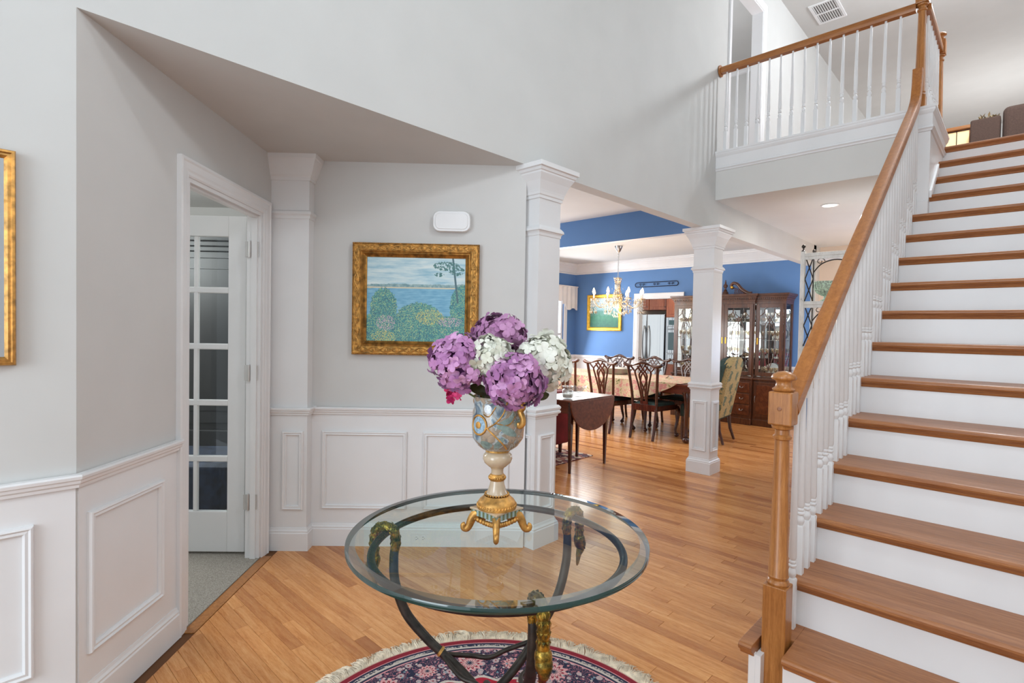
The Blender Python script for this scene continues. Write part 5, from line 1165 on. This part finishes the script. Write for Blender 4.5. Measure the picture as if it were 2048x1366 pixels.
# glassware inside, each piece its own object
def gobl(n_): return MB().lathe([(.028, 0), (.028, .003), (.005, .008), (.004, .06), (.020, .075), (.030, .10), (.030, .14), (.028, .14), (.026, .10), (.004, .072)], 12).mesh('goblet', M_cryst, 40)
gm = gobl(0); bm_ = MB().lathe([(.03, 0), (.035, .004), (.06, .04), (.065, .06), (.062, .06), (.03, .01), (.004, .008)], 14).mesh('glass_bowl', M_cryst, 40)
pm_ = MB().lathe([(.002, 0), (.09, .004), (.1, .012), (.1, .016), (.002, .01)], 20, M=Matrix.Rotation(-pi / 2 + .2, 4, 'Y')).mesh('plate', plain('china_white', (226, 224, 216), .2, coat=.4), 40)
gi = 0
for zi, z in enumerate((.752, 1.037, 1.307, 1.587)):
    nm = ('bottom', 'lower middle', 'upper middle', 'top')[zi]
    for s_i, (a, b, dx) in enumerate(sections):
        sn = ('right', 'centre', 'left')[s_i]; n_ = 5 if s_i != 1 else 8
        for k in range(n_):
            y = a + .08 + (b - a - .16) * k / (n_ - 1); kind = rnd.choice('ggggb'); me = gm if kind == 'g' else bm_
            o = bpy.data.objects.new('goblet' if kind == 'g' else 'glass_bowl', me); col.objects.link(o); o.location = (8.62 + dx * .5 + rnd.uniform(-.03, .05), y, z)
            tag(o, '%s on the %s shelf, %s section of the china cabinet' % ('stemmed goblet' if kind == 'g' else 'glass bowl', nm, sn), 'glass' if kind == 'g' else 'bowl', '%s on the %s shelf, %s section' % ('goblets' if kind == 'g' else 'bowls', nm, sn))
for k, (y, z) in enumerate(((YC - .72, 1.407), (YC + .2, 1.137), (YC - .62, .852), (YC + .7, 1.407))):
    o = bpy.data.objects.new('china_plate', pm_); col.objects.link(o); o.location = (8.80, y, z); tag(o, ('white china plate propped at the back of the right section, upper middle shelf', 'white china plate propped behind the centre glass doors', 'white china plate propped at the bottom of the right section', 'white china plate propped in the left section of the cabinet')[k], 'plate')

# ------------------------------------------------------------------ chandelier
CX, CY = 7.245, 4.645
cl_ = thing('chandelier', 'lit crystal chandelier hanging over the dining table', 'chandelier', (CX, CY, CZ))
MB().lathe([(.062, CZ - .001), (.058, CZ - .02), (.03, CZ - .085), (.012, CZ - .10), (.004, CZ - .11)], 20, (CX, CY, 0)).build('canopy', M_chrome, cl_, smooth=50)
m = MB()
for k in range(19):
    z = CZ - .12 - k * .024; pts = [(CX + (.009 * cos(q) if k % 2 else 0), CY + (0 if k % 2 else .009 * cos(q)), z + .016 * sin(q)) for q in [2 * pi * j / 8 for j in range(8)]]; m.tube(pts, .0025, 4, closed=True)
m.build('chain', M_chrome, cl_)
MB().lathe([(.045, 2.25), (.05, 2.24), (.02, 2.22), (.045, 2.17), (.05, 2.10), (.035, 2.05), (.05, 1.98), (.055, 1.92), (.03, 1.88), (.07, 1.84), (.05, 1.80), (.02, 1.76), (.004, 1.72)], 16, (CX, CY, 0)).build('centre_column', M_cryst, cl_, smooth=40)
NA = 8
for k in range(NA):
    a = 2 * pi * k / NA + .2; ca, sa = cos(a), sin(a)
    P = lambda r, z: (CX + r * ca, CY + r * sa, z)
    ar = MB().tube(bez([P(.04, 1.85), P(.12, 1.87), P(.20, 1.80), P(.30, 1.78), P(.38, 1.84), P(.40, 1.89)], 5), .008, 7).build('arm', M_cryst, cl_, smooth=60)
    MB().lathe([(.01, 1.885), (.045, 1.90), (.05, 1.91), (.046, 1.908), (.01, 1.90)], 12, P(.40, 0)).build('bobeche', M_cryst, ar, smooth=40)
    MB().lathe([(.011, 1.90), (.011, 1.985)], 10, P(.40, 0)).build('candle_sleeve', M_linen, ar)
    MB().lathe([(.008, 1.985), (.022, 2.008), (.018, 2.035), (.003, 2.075)], 10, P(.40, 0)).build('bulb', M_bulb, ar, smooth=60)
m = MB(); rc = random.Random(4)
def prismd(p, s_): m.add([(p[0], p[1], p[2] + s_ * 1.8), (p[0] + s_, p[1], p[2]), (p[0], p[1] + s_, p[2]), (p[0] - s_, p[1], p[2]), (p[0], p[1] - s_, p[2]), (p[0], p[1], p[2] - s_ * 2.4)], [(0, 1, 2), (0, 2, 3), (0, 3, 4), (0, 4, 1), (5, 2, 1), (5, 3, 2), (5, 4, 3), (5, 1, 4)])
for k in range(NA):
    a = 2 * pi * k / NA + .2
    for j in range(6):
        b = 2 * pi * j / 6
        for q in range(5): prismd((CX + .40 * cos(a) + .045 * cos(b), CY + .40 * sin(a) + .045 * sin(b), 1.885 - q * .045), .007 if q < 4 else .013)
    a2 = a + pi / NA
    for j in range(14):
        t = j / 13; 
        for (aa, bb) in ((a, a + 2 * pi / NA),):
            x = CX + .40 * ((1 - t) * cos(aa) + t * cos(bb)); y = CY + .40 * ((1 - t) * sin(aa) + t * sin(bb)); prismd((x, y, 1.89 - .10 * sin(pi * t)), .006)
    for j in range(9):
        t = j / 8; r = .05 + .34 * t; prismd((CX + r * cos(a), CY + r * sin(a), 2.18 - .30 * t ** .6 - .05 * sin(pi * t)), .006)
for j in range(150): a = rc.random() * 6.28; r = .06 + .28 * rc.random(); prismd((CX + r * cos(a), CY + r * sin(a), 1.55 + .28 * r / .32 + rc.random() * .08), .010)
for j in range(130): a = j * .7; z = 1.78 + j * .0036; q = .058 + .022 * sin((z - 1.78) * 14); prismd((CX + q * cos(a), CY + q * sin(a), z), .010)
m.build('crystal_drops', M_cryst, cl_, kind='stuff')
lb = light('POINT', 'chandelier_glow', (CX, CY, 1.7), 14, .3, (1, .85, .66))

# ------------------------------------------------------------------ dining wall things
def art2():
    N = NT('green_meadow_painting'); v = N.coord(); sp = N.n('ShaderNodeSeparateXYZ'); N.l(v, sp.inputs[0]); n = N.noise(v, 14, 4, .7)
    f = N.math('ADD', N.math('MULTIPLY', sp.outputs[2], 1.3), N.math('ADD', N.math('MULTIPLY', n, .45), .28)); N.col(N.ramp(f, [(.15, (40, 96, 80)), (.4, (62, 128, 100)), (.52, (92, 140, 130)), (.62, (150, 186, 196)), (.8, (186, 206, 214))])); N.set(Roughness=.5); return N.m
GP = [(0, 0), (0, .03), (.02, .038), (.04, .03), (.055, .034), (.065, .02), (.07, .01), (.07, 0)]
ornate('framed_painting', 'green meadow painting in a bright gold frame on the blue wall', (XB - .004, 5.985, 1.765), -pi / 2, .80, .71, GP, art2(), mf=M_goldy)
wo_ = thing('iron_wall_scroll', 'long black wrought iron scroll plaque above the kitchen doorway', 'wall decoration', (XB - .01, 4.78, 2.285))
m = MB(); Y0, Y1, Z0, Z1 = 4.44, 5.30, 2.235, 2.315; XW = XB - .016
pts = []
for k in range(40):
    q = 2 * pi * k / 40; cy = Y1 - .04 if cos(q) > 0 else Y0 + .04; pts.append((XW, cy + .04 * cos(q), (Z0 + Z1) / 2 + .04 * sin(q)))
m.tube(pts, .007, 6, closed=True, up=(1, 0, 0)); m.build('iron_band', M_black, wo_)
m = MB()
for k in range(3):
    for sg in (-1, 1):
        cy = Y0 + .14 + k * .29; pts = [(XW, cy + sg * (.035 + (.024 * (1 - t / 16)) * cos(t * .55)), 2.275 + .024 * (1 - t / 16) * sin(t * .55)) for t in range(15)]; m.tube(pts, .0045, 5, up=(1, 0, 0))
m.build('scrolls', M_black, wo_)
# kitchen beyond the doorway
fg = thing('refrigerator', 'stainless steel refrigerator seen through the kitchen doorway', 'refrigerator', (11.6, 6.4, 0))
def steel():
    N = NT('fridge_steel'); N.set(Base_Color=(.62, .60, .58, 1), Metallic=1, Roughness=.28); N.bump(N.noise(N.coord((1, 9, .05)), 1.5, 2), .5, .02); return N.m
M_steel = steel()
MB().box(11.36, 12.0, 5.97, 6.88, 0.02, 1.82).build('body', plain('fridge_side', (176, 172, 168), .4, .5), fg)
for a, b in ((5.97, 6.42), (6.43, 6.88)):
    d = MB().box(11.30, 11.36, a, b, .62, 1.82).build('door', M_steel, fg, bevel=.012, seg=3); yy = b - .05 if a < 6 else a + .05
    MB().tube(bez([(11.29, yy, .72), (11.24, yy, .9), (11.22, yy, 1.15), (11.24, yy, 1.4), (11.29, yy, 1.55)], 5), .014, 8).build('handle', M_chrome, d, smooth=60)
d = MB().box(11.30, 11.36, 5.97, 6.88, .08, .60).build('freezer_drawer', M_steel, fg, bevel=.012, seg=3); MB().tube([(11.25, 6.05, .52), (11.25, 6.8, .52)], .014, 8).build('handle', M_chrome, d)
def cab(name, label, x, y0, y1, z0, z1, nd):
    o = thing(name, label, 'cabinet', (x + .2, (y0 + y1) / 2, z0)); MB().box(x + .02, x + .6, y0, y1, z0, z1).build('body', M_cherry, o)
    for k in range(nd):
        a = y0 + (y1 - y0) * k / nd + .008; b = y0 + (y1 - y0) * (k + 1) / nd - .008
        d = MB().box(x, x + .02, a, b, z0 + .01, z1 - .01).build('door', M_cherry, o, bevel=.003); MB().box(x - .008, x + .001, a + .06, b - .06, z0 + .07, z1 - .07).build('door_panel', M_cherry, d, bevel=.008)
        MB().ell((x - .012, a + .035, z0 + .07), (.012, .012, .012), 8, 6).build('knob', M_chrome, d, smooth=60)
    return o
cab('kitchen_cabinet', 'cherry wall cabinet above the refrigerator', 11.4, 5.98, 6.88, 1.92, 2.42, 2)
cab('kitchen_cabinet', 'cherry tall cabinet above the wall ovens', 11.3, 5.2, 5.94, 1.74, 2.42, 2)
cab('kitchen_cabinet', 'cherry base cabinet below the wall ovens', 11.3, 5.2, 5.94, 0.05, .68, 1)
ov = thing('wall_oven', 'stainless double wall oven with dark curved window', 'oven', (11.3, 5.6, .7))
MB().box(11.31, 11.9, 5.2, 5.94, .68, 1.74).build('body', M_steel, ov); MB().box(11.295, 11.31, 5.24, 5.90, 1.56, 1.70).build('control_panel', M_steel, ov)
MB().box(11.29, 11.296, 5.66, 5.86, 1.57, 1.68).build('display', plain('dark_teal_glass', (70, 96, 98), .1), ov)
MB().box(11.28, 11.31, 5.24, 5.90, .92, 1.54).build('door', M_steel, ov, bevel=.01); MB().box(11.272, 11.281, 5.30, 5.86, 1.0, 1.40).build('window', plain('oven_glass', (60, 88, 90), .05, coat=.6), ov, bevel=.003)
MB().tube([(11.25, 5.28, 1.47), (11.24, 5.57, 1.49), (11.25, 5.86, 1.47)], .012, 8).build('handle', M_chrome, ov); MB().box(11.28, 11.31, 5.24, 5.90, .70, .90).build('lower_door', M_steel, ov, bevel=.01)

# ------------------------------------------------------------------ baker's rack
bkx, bky0, bky1 = 5.9, .78, 1.62
rk = thing('bakers_rack', 'distressed white wood and iron baker rack behind the stair railing', 'rack', (6.1, 1.2, 0))
def distress():
    N = NT('distressed_white_wood'); v = N.coord((1, 1, .35)); f = N.noise(v, 22, 5, .75); N.col(N.ramp(f, [(.30, (92, 84, 76)), (.36, (206, 204, 198)), (.6, (226, 225, 220))])); N.set(Roughness=.6); return N.m
M_dis = distress(); zT = 2.235
for y in (bky0, bky1):
    for x in (bkx, bkx + .38):
        p_ = MB().box(x - .02, x + .02, y - .02, y + .02, 0, zT).build('post', M_dis, rk, bevel=.003)
        MB().lathe([(.012, zT), (.02, zT + .006), (.008, zT + .014), (.006, zT + .03), (.018, zT + .04), (.02, zT + .052), (.010, zT + .066), (.002, zT + .07)], 12, (x, y, 0)).build('finial', M_iron, p_, smooth=60)
for k, z in enumerate((2.18, 1.70, 1.25, .8, .3)):
    MB().box(bkx - .017, bkx + .397, bky0 - .017, bky1 + .017, z, z + .035).build('shelf', M_dis, rk, bevel=.003)
    MB().box(bkx - .014, bkx + .004, bky0 + .02, bky1 - .02, z - .03, z - .001).build('rail', M_dis, rk)
for y, sg in ((bky1 - .02, -1), (bky0 + .02, 1)):      # X lattice column beside each post and curved brackets
    for (za, zb) in ((1.735, 2.18), (1.285, 1.70), (.835, 1.25)):
        m = MB(); n = 2; h = (zb - za) / n; wd_ = .075
        MBt = lambda p, r=.0055: m.tube(p, r, 6)
        MBt([(bkx, y + sg * wd_, za), (bkx, y + sg * wd_, zb)])
        for k in range(n):
            z0 = za + k * h; MBt([(bkx, y, z0), (bkx, y + sg * wd_, z0 + h)]); MBt([(bkx, y + sg * wd_, z0), (bkx, y, z0 + h)])
        m.build('lattice', M_iron, rk)
        m = MB(); m.tube(bez([(bkx, y + sg * wd_, zb - .16), (bkx, y + sg * (wd_ + .07), zb - .08), (bkx, y + sg * (wd_ + .18), zb - .045), (bkx, y + sg * (wd_ + .30), zb - .06), (bkx, y + sg * .38, zb - .05)], 5), .006, 6)
        m.tube([(bkx, y + sg * (wd_ + .06 + (.04 - .0022 * t) * cos(t * .5)), zb - .055 + (.035 - .002 * t) * sin(t * .5)) for t in range(15)], .004, 5); m.build('scroll_bracket', M_iron, rk)
ub = thing('green_urn', 'mottled green footed urn on the second shelf of the rack', 'urn', (6.02, 1.44, 1.735))
M_gr = plain('mottled_green_glaze', (172, 192, 172), .4, var=.3, scale=60)
MB().lathe([(.05, 0), (.05, .01), (.02, .025), (.018, .05), (.03, .06), (.075, .09), (.105, .14), (.108, .20), (.10, .20), (.095, .14), (.01, .08)], 24, (6.02, 1.44, 1.735)).build('urn_body', M_gr, ub, smooth=50)
m = MB()
for k in range(16): a = 2 * pi * k / 16; m.tube([(6.02 + r * cos(a), 1.44 + r * sin(a), 1.735 + z) for r, z in ((.03, .062), (.078, .09), (.107, .14), (.11, .195))], .006, 5)
m.build('ribs', M_gr, ub)
fl = thing('table_lamp', 'lit cream table lamp in the hall behind the rack', 'lamp', (8.6, 1.9, 1.0))
MB().lathe([(.10, 1.75), (.17, 1.45)], 24, (8.9, 1.85, 0), caps=False).build('lamp_shade', emis('lit_shade', (255, 214, 170), 1.3), fl); MB().lathe([(.08, .76), (.03, .8), (.06, .95), (.02, 1.2), (.015, 1.5)], 20, (8.9, 1.85, 0)).build('base', M_cream, fl, smooth=60)
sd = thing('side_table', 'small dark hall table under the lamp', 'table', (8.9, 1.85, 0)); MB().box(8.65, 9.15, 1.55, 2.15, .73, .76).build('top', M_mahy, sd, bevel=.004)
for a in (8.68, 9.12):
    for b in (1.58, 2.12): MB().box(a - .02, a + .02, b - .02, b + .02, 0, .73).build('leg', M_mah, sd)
